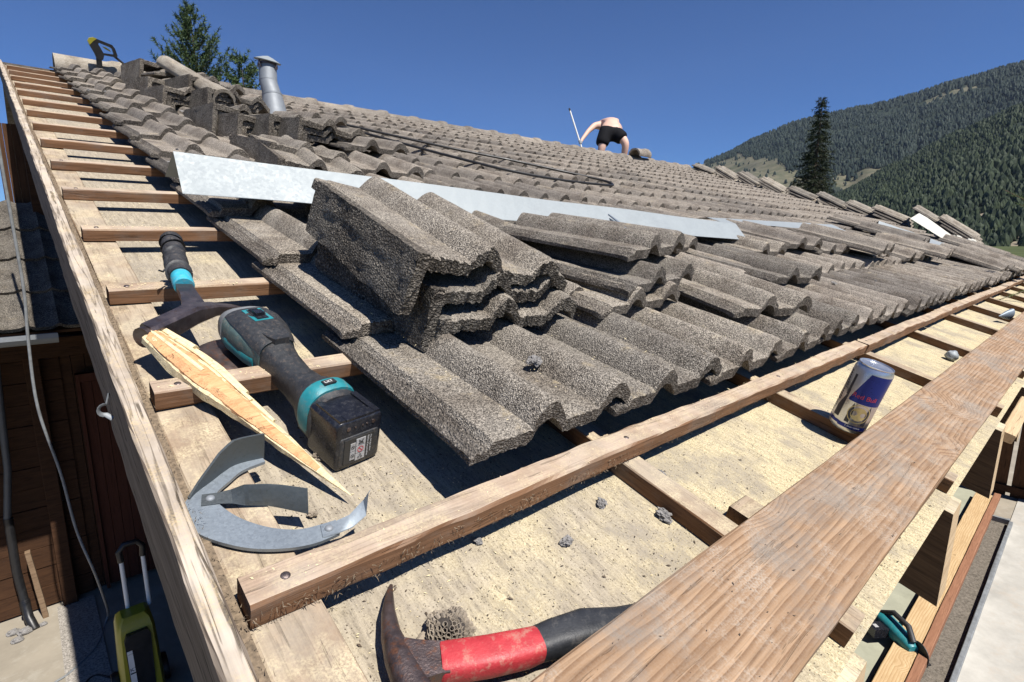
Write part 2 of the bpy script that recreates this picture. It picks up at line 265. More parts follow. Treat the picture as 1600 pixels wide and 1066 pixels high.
# ------------------------------------------------------------------ mesh helpers
class MB:
    def __init__(s): s.v = []; s.f = []; s.mi = []; s.cur = 0
    def add(s, vs, fs, T=None):
        o = len(s.v)
        for p in vs: s.v.append(tuple(T @ Vector(p)) if T is not None else tuple(p))
        for f in fs: s.f.append(tuple(i + o for i in f)); s.mi.append(s.cur)
        return s
    def box(s, x0, x1, y0, y1, z0, z1, T=None):
        return s.add([(x0,y0,z0),(x1,y0,z0),(x1,y1,z0),(x0,y1,z0),(x0,y0,z1),(x1,y0,z1),(x1,y1,z1),(x0,y1,z1)],
              [(0,3,2,1),(4,5,6,7),(0,1,5,4),(1,2,6,5),(2,3,7,6),(3,0,4,7)], T)
    def beam(s, L, W, H, segs=24, jit=0.0008, ch=0.002, seed=0, T=None, taper=1.0, bow=0.0):
        # length x in [0,L], y in [0,W], top at z=0
        vs, fs = [], []
        prof = [(0,-H+ch),(0,-ch),(ch,0),(W-ch,0),(W,-ch),(W,-H+ch),(W-ch,-H),(ch,-H)]
        n = len(prof)
        for i in range(segs + 1):
            x = L * i / segs; b = bow * math.sin(math.pi * i / segs)
            for k, (y, z) in enumerate(prof):
                q = noise.noise_vector(Vector((x * 22 + seed * 7.3, k * 1.7, seed))) * jit + noise.noise_vector(Vector((x * 3.1, seed * 3.3, k * 0.4))) * jit * 1.6
                vs.append((x + (q.x if 0 < i < segs else 0), y + q.y + b * 0, z + q.z + b))
        for i in range(segs):
            for k in range(n):
                a = i * n + k; b2 = i * n + (k + 1) % n
                fs.append((a, a + n, b2 + n, b2))
        fs.append(tuple(range(n))); fs.append(tuple(reversed(range(segs * n, segs * n + n))))
        return s.add(vs, fs, T)
    def prism(s, pts, z0, z1, T=None):
        n = len(pts); vs = [(x, y, z0) for x, y in pts] + [(x, y, z1) for x, y in pts]
        fs = [tuple(reversed(range(n))), tuple(range(n, 2 * n))] + [(i, (i + 1) % n, n + (i + 1) % n, n + i) for i in range(n)]
        return s.add(vs, fs, T)
    def lathe(s, prof, seg=24, T=None, caps=True, sx=1, sy=1):
        vs, fs = [], []; n = len(prof)
        for r, z in prof:
            for k in range(seg):
                a = 2 * math.pi * k / seg; vs.append((r * math.cos(a) * sx, r * math.sin(a) * sy, z))
        for i in range(n - 1):
            for k in range(seg):
                k2 = (k + 1) % seg; fs.append((i*seg+k, i*seg+k2, (i+1)*seg+k2, (i+1)*seg+k))
        if caps: fs.append(tuple(reversed(range(seg)))); fs.append(tuple(range((n-1)*seg, n*seg)))
        return s.add(vs, fs, T)
    def tube(s, pts, r, seg=8, T=None, caps=True, flat=None):
        pts = [Vector(p) for p in pts]; rs = r if isinstance(r, (list, tuple)) else [r] * len(pts)
        vs, fs = [], []; up = None
        for i, p in enumerate(pts):
            d = (pts[min(i+1, len(pts)-1)] - pts[max(i-1, 0)])
            d = d.normalized() if d.length > 1e-9 else Vector((0, 0, 1))
            if up is None: up = Vector((0, 0, 1)) if abs(d.z) < 0.9 else Vector((1, 0, 0))
            a = (up - d * up.dot(d)).normalized(); b = d.cross(a); up = a
            for k in range(seg):
                t = 2 * math.pi * k / seg; ra, rb = (rs[i], rs[i]) if flat is None else (rs[i] * flat[0], rs[i] * flat[1])
                vs.append(p + a * math.cos(t) * ra + b * math.sin(t) * rb)
        for i in range(len(pts) - 1):
            for k in range(seg):
                k2 = (k + 1) % seg; fs.append((i*seg+k, i*seg+k2, (i+1)*seg+k2, (i+1)*seg+k))
        if caps: fs.append(tuple(reversed(range(seg)))); fs.append(tuple(range((len(pts)-1)*seg, len(pts)*seg)))
        return s.add(vs, fs, T)
    def loft(s, rings, T=None, caps=True):
        n = len(rings[0]); vs = [p for r in rings for p in r]; fs = []
        for i in range(len(rings) - 1):
            for k in range(n):
                k2 = (k + 1) % n; fs.append((i*n+k, i*n+k2, (i+1)*n+k2, (i+1)*n+k))
        if caps: fs.append(tuple(reversed(range(n)))); fs.append(tuple(range((len(rings)-1)*n, len(rings)*n)))
        return s.add(vs, fs, T)
    def ball(s, c, r, seg=12, rings=8, sc_=(1,1,1), jit=0, T=None):
        vs, fs = [], []
        for i in range(rings + 1):
            th = math.pi * i / rings
            for k in range(seg):
                a = 2 * math.pi * k / seg; d = Vector((math.sin(th)*math.cos(a)*sc_[0], math.sin(th)*math.sin(a)*sc_[1], math.cos(th)*sc_[2]))
                q = 1 + (noise.noise(d * 2.5 + Vector(c) * 31) * jit if jit else 0)
                vs.append(Vector(c) + d * r * q)
        for i in range(rings):
            for k in range(seg):
                k2 = (k + 1) % seg; fs.append((i*seg+k, (i+1)*seg+k, (i+1)*seg+k2, i*seg+k2))
        return s.add(vs, fs, T)
    def mesh(s, name, mats, smooth=False, angle=None):
        me = bpy.data.meshes.new(name); me.from_pydata([tuple(p) for p in s.v], [], s.f)
        mats = mats if isinstance(mats, (list, tuple)) else [mats]
        for m in mats: me.materials.append(M[m] if isinstance(m, str) else m)
        if len(mats) > 1: me.polygons.foreach_set('material_index', s.mi)
        bm = bmesh.new(); bm.from_mesh(me); bmesh.ops.remove_doubles(bm, verts=bm.verts, dist=1e-6)
        bmesh.ops.recalc_face_normals(bm, faces=bm.faces)
        if smooth:
            for f in bm.faces: f.smooth = True
            lim = angle if angle is not None else R(38)
            for e in bm.edges:
                if len(e.link_faces) == 2 and e.calc_face_angle(0) > lim: e.smooth = False
        bm.to_mesh(me); bm.free(); me.update(); return me
    def obj(s, name, mats, parent=None, mat4=None, smooth=False, angle=None):
        return link(name, s.mesh(name, mats, smooth, angle), parent, mat4)
def link(name, me, parent=None, mat4=None):
    o = bpy.data.objects.new(name, me); C.objects.link(o)
    if parent is not None: o.parent = parent
    if mat4 is not None:
        if parent is None: o.matrix_world = mat4
        else: o.matrix_basis = mat4
    return o
def tag(o, label=None, cat=None, group=None, kind=None):
    if label: o['label'] = label
    if cat: o['category'] = cat
    if group: o['group'] = group
    if kind: o['kind'] = kind
    return o
def empty(name, mat4, label, cat, group=None):
    o = bpy.data.objects.new(name, None); C.objects.link(o); o.matrix_world = mat4; o.empty_display_size = 0.05
    return tag(o, label, cat, group)
def RT(u, v, w_, yaw=0, tilt=0, roll=0):
    return RM @ Matrix.Translation((u, v, w_)) @ Matrix.Rotation(R(yaw), 4, 'Z') @ Matrix.Rotation(R(tilt), 4, 'X') @ Matrix.Rotation(R(roll), 4, 'Y')
def along(p0, p1, upv=(0, 0, 1)):     # matrix with x from p0 to p1
    p0 = Vector(p0); x = (Vector(p1) - p0).normalized(); y = Vector(upv).cross(x).normalized(); z = x.cross(y)
    m = Matrix((x, y, z)).transposed().to_4x4(); m.translation = p0; return m
def text_mesh(body, size, mat, name, parent, mat4, extrude=0.0002, align='LEFT'):
    cu = bpy.data.curves.new(name, 'FONT'); cu.body = body; cu.size = size; cu.extrude = extrude; cu.align_x = align; cu.resolution_u = 3
    t = bpy.data.objects.new(name, cu); C.objects.link(t); bpy.context.view_layer.update()
    me = bpy.data.meshes.new_from_object(t.evaluated_get(bpy.context.evaluated_depsgraph_get()))
    bpy.data.objects.remove(t); me.materials.clear(); me.materials.append(M[mat]); return link(name, me, parent, mat4)

# ================================================================== GROUND AND FAR SETTING
GZ = -2.3
gm = MB(); gm.add([(-3000,-3000,GZ),(3000,-3000,GZ),(3000,3000,GZ),(-3000,3000,GZ)], [(0,1,2,3)])
M['field_green'] = None; simple('field_green', (0.07, 0.085, 0.035), 1.0, 0, 0.3, 0.05, 0.01, world=True, spec=0.1)
tag(gm.obj('ground', 'field_green'), kind='structure')
def sheet(name, pts, dz, mat, kind='structure'):
    b = MB(); b.prism(pts, GZ + dz - 0.003, GZ + dz); return tag(b.obj(name, mat), kind=kind)
sheet('yard', [(-6,-12),(16,-12),(16,14),(-6,14)], 0.004, 'concrete')
sheet('pavement', [(2.6,-2.5),(12,-2.5),(12,-0.10),(2.6,-0.10)], 0.012, 'slab_pale')
sheet('path', [(2.0,0.22),(7.0,0.22),(7.0,0.74),(2.0,0.74)], 0.008, 'slab_green')
sheet('soil', [(2.6,-0.09),(6.35,-0.09),(6.35,0.03),(2.6,0.03)], 0.006, 'soil')
sheet('gravel', [(-0.19,2.4),(0.02,2.4),(0.02,4.30),(-0.19,4.30)], 0.010, 'gravel')
b = MB(); b.beam(3.72, 0.028, 0.05, 20, 0.001, 0.003, 3, Matrix.Translation((2.6,-0.125,GZ+0.05))); b.beam(0.03, 0.02, 0.045, 2, 0, 0.002, 1, Matrix.Translation((6.35,-0.10,GZ+0.05)))
b.beam(0.028, 0.16, 0.05, 2, 0, 0.002, 3, Matrix.Translation((6.33,-0.10,GZ+0.052)))
tag(b.obj('metal_edging', 'cable_grey', smooth=True), 'long grey metal edging strip between dark soil and the pale slabs', 'edging')

# ================================================================== THE HOUSE (roof-local coordinates u, v, w under one empty)
house = empty('house', RM.copy(), 'timber house with its roof half stripped to battens and dusty boards', 'house')
def uend(v): return 7.0 + 0.34 * v
VR = 4.95
d = MB()                                     # sarking boards: one sheet with board ends at the eaves
EAVE = -0.305
nu = 40
us = [-0.006 + i * (9.0 / nu) for i in range(nu + 1)]
d.add([(-0.006,EAVE,-0.05),(7.2,EAVE,-0.05),(uend(VR),VR,-0.05),(-0.006,VR,-0.05),(-0.006,EAVE,-0.072),(7.2,EAVE,-0.072),(uend(VR),VR,-0.072),(-0.006,VR,-0.072)],
      [(0,1,2,3),(7,6,5,4),(0,4,5,1),(1,5,6,2),(2,6,7,3),(3,7,4,0)])
d.obj('roof_boarding', 'deck', house)
# far slope beyond the ridge
d = MB()
def far(u, s, up=0.0):
    # point on the far slope, s metres past the ridge
    cr = math.cos(2 * TH); srr = math.sin(2 * TH)
    return (u, VR + s * cr, -s * srr + up)
ue = uend(VR)
d.add([far(-0.02,0,-0.01),far(ue,0,-0.01),far(ue,4.5,-0.01),far(-0.02,4.5,-0.01),far(-0.02,0,-0.07),far(ue,0,-0.07),far(ue,4.5,-0.07),far(-0.02,4.5,-0.07)],
      [(0,1,2,3),(7,6,5,4),(0,4,5,1),(1,5,6,2),(2,6,7,3),(3,7,4,0)])
d.obj('rear_roof', 'field_tile', house)
# counter battens
for i, u in enumerate([0.0, 0.474, 0.972, 1.54, 2.066, 2.655, 3.16, 3.66, 4.17, 4.69, 5.2, 5.72, 6.24, 6.75]):
    b = MB(); W = 0.037 if i else 0.056
    L = VR + 0.30 if i else VR + 0.36
    T = Matrix.Translation((u + (W if i else 0.004 + W), EAVE + 0.008 if i else -0.38, -0.0255)) @ Matrix.Rotation(R(90), 4, 'Z')
    b.beam(L, W, 0.0245, 60, 0.0009, 0.0015, i + 3); o = b.obj('counter_batten', 'counter_wood', house, T)
# tile battens
for n in range(15):
    b = MB(); v = n * 0.33
    if n == 0:       # the eaves batten is jointed
        x = 0.004
        for q, L in enumerate((1.52, 0.82, 1.9, 3.0)):
            T = Matrix.Translation((x, -0.002 - 0.0025 * (q % 2), 0.0 + 0.001 * (q % 2))) @ Matrix.Rotation(R([0.0, 0.15, -0.1, 0.0][q]), 4, 'Z')
            b.beam(L - 0.004, 0.033, 0.0255, 150, 0.0019, 0.0022, q + 50, T); x += L
    else:
        T = Matrix.Translation((0.003 + rnd.uniform(0, 0.004), v - 0.001, rnd.uniform(-0.001, 0.001))) @ Matrix.Rotation(R(rnd.uniform(-0.15, 0.15)), 4, 'Z')
        L = uend(v) - 0.02 if n > 0 else 7
        b.beam(L, 0.031, 0.0245, 90, 0.001, 0.0018, n + 11, T)
    bo = b.obj('tile_batten', 'batten_wood', house)
    for px in ([0.035, 0.49, 0.99, 1.56, 2.085, 2.67] if n == 0 else [0.03] if n < 7 else []):
        nb = MB(); nb.ball((px, v + 0.014, 0.0005), 0.0042, 12, 6, (1, 1, 0.35)); nb.obj('nail', 'nail_steel', bo, smooth=True)
    if n == 0:
        fb = MB()
        for q in range(900):
            x = rnd.uniform(0.0, 1.5) ** 1.3; c = Vector((x, -0.003 - rnd.random() * 0.001, rnd.uniform(-0.026, -0.006))); d_ = Vector((rnd.gauss(0, 1), rnd.uniform(-1.2, 0.1), rnd.gauss(-0.4, .7))).normalized() * rnd.uniform(0.001, 0.0045) * (1.3 if x < 0.5 else 0.7)
            w2 = d_.cross(Vector((rnd.gauss(0,1), rnd.gauss(0,1), 1))).normalized() * 0.00035; m_ = c + d_ * 0.5 + Vector((0, 0, rnd.uniform(-.001, .001)))
            fb.add([c - w2, c + w2, m_ + w2, m_ - w2, c + d_], [(0, 1, 2, 3), (3, 2, 4)])
        tag(fb.obj('frayed_fibres', 'fuzz', bo), kind='stuff')
# small blocks at the eaves under the walking plank
for u, v in ((0.540, -0.157),):
    b = MB(); b.beam(0.045, 0.030, 0.022, 4, 0.001, 0.0015, 2, Matrix.Translation((u, v, -0.0275))); b.obj('packing_block', 'counter_wood', house)
# barge board
b = MB()
T = Matrix.Translation((-0.009, -0.62, 0.0)) @ Matrix.Rotation(R(90), 4, 'Z')
b.beam(5.62, 0.020, 0.105, 220, 0.0012, 0.0025, 91, bow=0.004); bg_ = b.obj('barge_board', 'barge_wood', house, T)
cl = MB()
pts = [Vector((-0.030, 0.415, -0.040))]
for k in range(9):
    a = R(70 + k * 26); pts.append(Vector((-0.0365 + 0.0062 * math.cos(a), 0.405, -0.0555 + 0.0075 * math.sin(a))))
pts.append(Vector((-0.030, 0.398, -0.066)))
cl.tube(pts, 0.0016, 8, flat=(1.8, 0.6)); cl.obj('pipe_clip', 'pipe_metal', bg_, T.inverted(), smooth=True)
fz = MB()                                    # fuzz and splinters in the gap along the barge board
for k in range(2600):
    v = rnd.uniform(-0.35, 3.0); c = Vector((rnd.uniform(-0.008, 0.003), v, rnd.uniform(-0.028, -0.004)))
    q = Vector((rnd.gauss(0, 1), rnd.gauss(0, 1), rnd.gauss(0.4, 1))).normalized() * rnd.uniform(0.002, 0.006); p2 = q.cross(Vector((0.3, 0.5, 0.8))).normalized() * 0.0008
    fz.add([c, c + p2, c + q], [(0, 1, 2)])
fz.box(-0.008, 0.0025, -0.4, VR, -0.05, -0.022)
fzo = fz.obj('gap_felt', 'fuzz', house)
# rafters with plumb-cut tails
for i, u in enumerate([0.44, 0.965, 1.53, 2.07, 2.62, 3.15, 3.68, 4.2, 4.75, 5.3, 5.85, 6.4]):
    b = MB(); L0 = -0.318; h = 0.16
    pr_ = [(L0, -0.073), (L0 - h * 0.29, -0.073 - h), (VR, -0.073 - h), (VR, -0.073)]
    vs = [(u, y, z) for y, z in pr_] + [(u + 0.07, y, z) for y, z in pr_]
    b.cur = 1; b.add(vs, [(0, 1, 5, 4)]); b.cur = 0
    b.add(vs, [(3, 2, 1, 0), (4, 5, 6, 7), (1, 2, 6, 5), (2, 3, 7, 6), (3, 0, 4, 7)])
    b.obj('rafter', ['rafter_wood', 'end_grain'], house)
b = MB()
for k in range(7): b.box(5.9 + 0, 5.93, 0.2, 0.2, 0, 0)
# lower eaves lath showing between rafter tails on the right
for (u0, u1) in ((1.60, 2.03), (2.16, 2.58), (2.72, 3.12)):
    b2 = MB(); b2.beam(u1 - u0, 0.03, 0.022, 8, 0.001, 0.002, 5, Matrix.Translation((u0, -0.345, -0.09))); b2.obj('eaves_lath', 'end_grain', house)
# house wall, and an added unseen side wall blocking sky light (world coordinates)
IM = RM.inverted()
wl = MB()
for k in range(18):
    z0 = GZ + k * 0.14; wl.box(1.3, 6.6, 0.80 + 0.004 * (k % 2), 0.95, z0, z0 + 0.138)
for k in range(16):
    z0 = GZ + k * 0.14; wl.box(0.66 + 0.004 * (k % 2), 0.78, 0.30, 4.36, z0, z0 + 0.138)
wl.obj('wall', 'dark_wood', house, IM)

# ================================================================== OUTBUILDING ON THE LEFT
ob = empty('outbuilding', Matrix.Translation((-0.5, 4.35, GZ)), 'low dark timber outbuilding beside the gable with a grey tiled roof', 'building')
OI = Matrix.Translation((0.5, -4.35, -GZ))
wl = MB()
for k in range(13):
    z0 = GZ + 0.02 + k * 0.147; wl.box(-2.2, 0.03, 4.35 + 0.006 * (k % 2), 4.5, z0, z0 + 0.143)
for k in range(40):
    x0 = 0.02 + k * 0.075; wl.box(x0, x0 + 0.071, 4.37 + 0.004 * (k % 2), 4.5, GZ + 0.02, 1.2)
wl.obj('wall', 'dark_wood', ob, OI)
b = MB(); b.beam(1.95, 0.075, 0.08, 10, 0.002, 0.004, 5, Matrix.Translation((-0.072, 4.28, -0.4)) @ Matrix.Rotation(R(90), 4, 'Y') ); b.obj('post', 'dark_wood', ob, OI, smooth=False)
b = MB(); b.beam(3.4, 0.12, 0.13, 12, 0.002, 0.004, 8, Matrix.Translation((-2.2, 4.23, -0.36))); b.obj('lintel', 'dark_wood', ob, OI)
b = MB()
for k in range(7): b.box(0.125 + k * 0.062, 0.184 + k * 0.062, 4.30, 4.345, GZ + 0.05, -0.70)
b.box(0.10, 0.12, 4.28, 4.35, GZ + 0.03, -0.64); b.box(0.562, 0.582, 4.28, 4.35, GZ + 0.03, -0.64); b.box(0.10, 0.582, 4.285, 4.345, -0.695, -0.64)
dr = b.obj('door', 'door_wood', ob, OI)
b = MB(); b.box(0.50, 0.515, 4.285, 4.299, -1.5, -1.38); b.obj('handle', 'worn_steel', dr)
b = MB(); b.box(-2.3, 0.45, 3.52, 4.78, 0, 0.02)
rfT = OI @ Matrix.Translation((0, 3.5, -0.25)) @ Matrix.Rotation(R(35), 4, 'X') @ Matrix.Translation((0, -3.5, 0))
rf = b.obj('roof', 'dark_wood', ob, rfT)
b = MB(); n = 84
for r in range(4):
    y0 = 3.50 + r * 0.31; vs, fs = [], []
    for i in range(n + 1):
        x = -2.3 + i * (2.76 / n); z = 0.045 + 0.022 * max(0, math.sin(x * 2 * math.pi / 0.135)) + 0.006
        vs += [(x, y0, z + 0.018), (x, y0 + 0.33, z), (x, y0, z - 0.004)]
    for i in range(n):
        a = i * 3; fs += [(a, a + 3, a + 4, a + 1), (a + 2, a + 5, a + 3, a)]
    b.add(vs, fs)
b.obj('roof_tiles', 'dark_tile', rf, smooth=True)
b = MB()
vs, fs = [], []
for i, x in enumerate((-2.3, 0.02)):
    for k in range(9):
        a = math.pi + math.pi * k / 8; vs.append((x, 3.46 + 0.05 * math.cos(a), -0.235 + 0.05 * math.sin(a)))
for k in range(8): fs.append((k, k + 1, k + 10, k + 9))
b.add(vs, fs); b.box(-2.3, 0.02, 3.405, 3.412, -0.25, -0.225); b.obj('gutter', 'pipe_metal', ob, OI, smooth=True)
# tall gable cladding seen past the barge board
b = MB()
for k in range(7): b.box(-0.105 + k * 0.043, -0.064 + k * 0.043, 4.56 + 0.004 * (k % 2), 4.66, -0.50, 1.02 + 0.0 * k)
b.obj('gable_boards', 'upright_wood', ob, OI)
b = MB(); b.beam(0.55, 0.045, 0.03, 8, 0.001, 0.002, 3, Matrix.Translation((-0.272, 4.22, -1.79)) @ Matrix.Rotation(R(86), 4, 'Y'))
lo = b.obj('loose_board', 'board_wood'); tag(lo, 'short weathered board leaning against the dark timber wall', 'board')
b = MB(); b.tube([(-0.278, 4.26, -0.5), (-0.31, 4.26, -1.2), (-0.355, 4.26, -1.55)], 0.020, 14)
b2 = MB(); b2.tube([(-0.35, 4.26, -1.53), (-0.357, 4.26, -1.9), (-0.345, 4.25, -2.12), (-0.335, 4.20, -2.24), (-0.31, 4.12, -2.30)], [0.025, 0.025, 0.024, 0.027, 0.027], 14)
for k in range(6): b2.tube([(-0.344, 4.243, -2.13 - k * 0.012), (-0.343, 4.24, -2.137 - k * 0.012)], 0.030, 14)
dp = empty('drainpipe', Matrix.Identity(4), 'grey downpipe with a black corrugated elbow on the dark timber wall', 'pipe')
b.obj('pipe', 'grey_plastic', dp, smooth=True); b2.obj('elbow', 'machine_black', dp, smooth=True)
for k, (x, y, s_) in enumerate([(-0.36,4.12,0.035),(-0.40,4.05,0.028),(-0.27,4.14,0.02),(-0.42,4.16,0.03)]):
    b = MB(); b.ball((0, 0, 0), s_, 10, 7, (1.2, 0.9, 0.7), 0.5); o = b.obj('stone', 'lichen_grey', None, Matrix.Translation((x, y, GZ + s_ * 0.5)))
    tag(o, ['biggest grey stone beside the black drainpipe elbow','leftmost grey stone near the drainpipe','small stone right of the drainpipe elbow','stone against the wall left of the drainpipe'][k], 'stone', 'stones at the foot of the drainpipe')

# slatted timber fence on the right, below the eaves
fn = empty('slatted_fence', Matrix.Translation((7.1, 0.3, GZ)), 'dark upright timber slat fence standing on the slabs below the eaves', 'fence')
b = MB()
for k in range(16):
    y = -2.0 + k * 0.155; b.box(0, 0.02, y, y + 0.12, 0.0, 1.25)
b.obj('slats', 'upright_wood', fn)
for z in (0.12, 0.95):
    b = MB(); b.beam(2.6, 0.03, 0.07, 6, 0.001, 0.003, 4, Matrix.Translation((-0.002, -2.05, z)) @ Matrix.Rotation(R(90), 4, 'Z')); b.obj('rail', 'dark_wood', fn)
for y in (-1.35, -0.55, 0.25):
    b = MB(); b.box(-0.09, -0.035, y, y + 0.06, 0, 1.3); b.obj('post', 'dark_wood', fn)

# fresh boards lying on the ground beside the soil strip
b = MB(); b.beam(3.75, 0.125, 0.045, 50, 0.0015, 0.003, 77, Matrix.Translation((3.05, 0.075, GZ + 0.075)))
tag(b.obj('fresh_board', 'fresh_wood'), 'pale yellow freshly sawn board lying along the slabs below the eaves', 'board')
b = MB(); b.beam(3.85, 0.05, 0.06, 50, 0.0015, 0.004, 78, Matrix.Translation((3.02, 0.020, GZ + 0.085)))
tag(b.obj('red_batten', 'red_wood'), 'reddish brown timber batten lying against the pale yellow board', 'batten')

# walking plank over the counter battens
b = MB(); n_u, n_v = 160, 10
b.beam(4.3, 0.121, 0.024, 200, 0.0007, 0.0022, 33, Matrix.Translation((0.02, 0, 0)))
pk = b.obj('plank', 'plank_wood', None, RT(-0.02, -0.281, -0.001, -0.15))
tag(pk, 'long weathered knotty plank lying across the eaves', 'plank')
# ================================================================== ROOF TILES
TW, TL, COV = 0.283, 0.385, 0.255
def tile_profile(nx):
    out = []
    for i in range(nx + 1):
        x = TW * i / nx
        if x < 0.026:
            z = 0.008 + 0.003 * (1 if (x % 0.0087) > 0.0045 else 0); zb = -0.002
        elif x < 0.090: z = 0.019; zb = 0.0
        elif x < 0.150:
            h = math.sin(math.pi * (x - 0.090) / 0.060) ** 0.85; z = 0.019 + 0.031 * h; zb = 0.027 * h
        elif x < 0.216: z = 0.019; zb = 0.0
        else:
            t = (x - 0.216) / 0.067; h = math.sin(math.pi * min(1, t * 0.93)) ** 0.85; z = 0.019 + 0.031 * h; zb = 0.027 * h - (0.002 if t > 0.9 else 0)
        out.append((x, z, zb))
    return out
def tile_mesh(name, seed, nx=66, ny=16, flap=0.0, rough=1.0, mat='granule_tile', edge_mat=None):
    pr_ = tile_profile(nx); b = MB(); top, bot = [], []
    vs, fs = [], []
    if flap: pr_ = [(x, max(z, 0.017), zb) for x, z, zb in pr_]
    for j in range(ny + 1):
        # finer rows near the nose
        t = (j / ny) ** 1.5; y = TL * t
        nose = max(0, 1 - y / 0.014)
        for (x, z, zb) in pr_:
            q = noise.noise_vector(Vector((x * 30, y * 30, seed * 5.1))) * 0.0009
            e = noise.noise_vector(Vector((x * 160, seed * 3.1, 0.3))) * 0.0042 * rough if j == 0 else Vector((0, 0, 0))
            edge = noise.noise(Vector((y * 90, seed, 1.7))) * 0.0018 * rough if (x == 0 or x == TW) else 0
            th_ = z - zb
            zz = z - nose * nose * 0.0035
            if x < 0.001: zz -= 0.003
            vs.append((x + q.x + edge, y + e.y, zz + q.z + e.z * 0.5))
    nv = len(vs); m = nx + 1
    for j in range(ny + 1):
        t = (j / ny) ** 1.5; y = TL * t
        for (x, z, zb) in pr_:
            e = noise.noise_vector(Vector((x * 140, seed * 2.1, 9.3))) * 0.004 * rough if j == 0 else Vector((0, 0, 0))
            zz = zb if y > 0.03 else zb - 0.004 * (1 - y / 0.03)
            vs.append((x, y + e.y + (0.002 if j == 0 else 0), zz + e.z * 0.5))
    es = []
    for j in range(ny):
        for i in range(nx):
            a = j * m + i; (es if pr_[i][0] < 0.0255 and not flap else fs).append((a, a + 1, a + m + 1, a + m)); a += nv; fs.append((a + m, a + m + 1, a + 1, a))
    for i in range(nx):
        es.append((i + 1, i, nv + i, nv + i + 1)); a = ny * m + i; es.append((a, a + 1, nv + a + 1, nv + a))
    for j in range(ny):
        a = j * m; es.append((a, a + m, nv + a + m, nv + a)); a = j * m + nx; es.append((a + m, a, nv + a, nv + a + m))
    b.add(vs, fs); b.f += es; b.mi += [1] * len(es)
    if flap:
        g = 14; fv, ff = [], []; hs = 18
        for j in range(hs + 1):
            y = 0.002 + (TL - 0.03) * j / hs
            for k in range(g + 1):
                z = 0.018 - (flap) * k / g; q = noise.noise_vector(Vector((y * 60, z * 60, seed * 3.3))) * 0.0016 * rough
                er = noise.noise(Vector((z * 120, seed * 4, 2))) * 0.004 * rough if j in (0, hs) else 0
                eb = noise.noise(Vector((y * 110, seed * 5, 3))) * 0.003 * rough if k == g else 0
                fv.append((-0.004 + q.x, y + er, z + q.z * 0.3 + eb))
            for k in range(g, -1, -1):
                z = 0.018 - (flap) * k / g; er = noise.noise(Vector((z * 120, seed * 4, 2))) * 0.004 * rough if j in (0, hs) else 0
                fv.append((0.016 - 0.003 * k / g, y + er, z))
        w_ = 2 * (g + 1)
        for j in range(hs):
            for k in range(w_):
                k2 = (k + 1) % w_; ff.append((j * w_ + k, (j + 1) * w_ + k, (j + 1) * w_ + k2, j * w_ + k2))
        ff.append(tuple(range(w_))); ff.append(tuple(reversed(range(hs * w_, hs * w_ + w_))))
        b.cur = 1; b.add(fv, ff)
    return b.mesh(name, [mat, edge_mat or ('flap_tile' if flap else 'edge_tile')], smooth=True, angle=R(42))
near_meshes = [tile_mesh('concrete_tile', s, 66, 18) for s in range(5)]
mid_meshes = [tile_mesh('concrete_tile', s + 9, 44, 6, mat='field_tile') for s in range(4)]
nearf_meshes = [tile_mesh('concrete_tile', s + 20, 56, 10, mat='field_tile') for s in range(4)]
cells = []
for r in range(15):
    v = 0.035 + r * 0.33
    if r == 14: v = 4.60
    k = 0
    while True:
        u = 0.243 + k * COV
        if u + TW > uend(v) - 0.02: break
        cells.append((r, k, u, v)); k += 1
camuv = Vector((-0.09, -0.30))
cells.sort(key=lambda c: (Vector((c[2] + 0.14, c[3] + 0.1)) - camuv).length)
N_IND = 228
stuff = []
lay_rnd = random.Random(11)
def lay_pose(r, k, u, v):
    j = lay_rnd
    du = j.uniform(-0.004, 0.004) + (0.012 if (r == 0 and k in (3, 4, 5)) else 0) + (0.02 if (r == 0 and k >= 14) else 0)
    dv = j.uniform(-0.006, 0.006); w_ = 0.025 + j.uniform(-0.001, 0.003)
    if r == 0: dv = (0.012 if k == 0 else j.uniform(-0.006, 0.012)); w_ = 0.020
    if r >= 3: du += j.uniform(-0.006, 0.006); dv += j.uniform(-0.012, 0.012) + 0.014 * noise.noise(Vector((u * 0.9, r * 5.0, 2)))
    w_ += 0.008 * noise.noise(Vector((u * 0.7, v * 0.9, 6))) if v > 1.2 else 0
    return RT(u + du, v + dv, w_, j.uniform(-0.7, 0.7), -3.8 + j.uniform(-0.25, 0.25), j.uniform(-0.4, 0.4))
LBL = 'granulated grey brown concrete tile laid in the overlapping courses of the roof'
special = {(0, 0): 'first laid tile of the lowest course, its bare left edge above the battery tool',
           (1, 0): 'laid tile with its ridged left edge bare beside the grinder neck',
           (2, 0): 'laid tile with bare left edge just right of the taped hammer grip',
           (14, 0): 'uppermost laid tile at the left end under the ridge cap'}
ORD = ['first','second','third','fourth','fifth','sixth','seventh','eighth','ninth','tenth','eleventh','twelfth','thirteenth','fourteenth','fifteenth','sixteenth','seventeenth','eighteenth','nineteenth','twentieth'] + ['twenty-' + q for q in ('first','second','third','fourth','fifth','sixth','seventh','eighth','ninth')] + ['thirtieth','thirty-first','thirty-second','thirty-third','thirty-fourth']
CRS = ['lowest', 'second lowest', 'third lowest', 'fourth lowest', 'fifth lowest', 'sixth lowest', 'seventh lowest', 'middle', 'seventh highest', 'sixth highest', 'fifth highest', 'fourth highest', 'third highest', 'second highest', 'highest']
nsel = 0
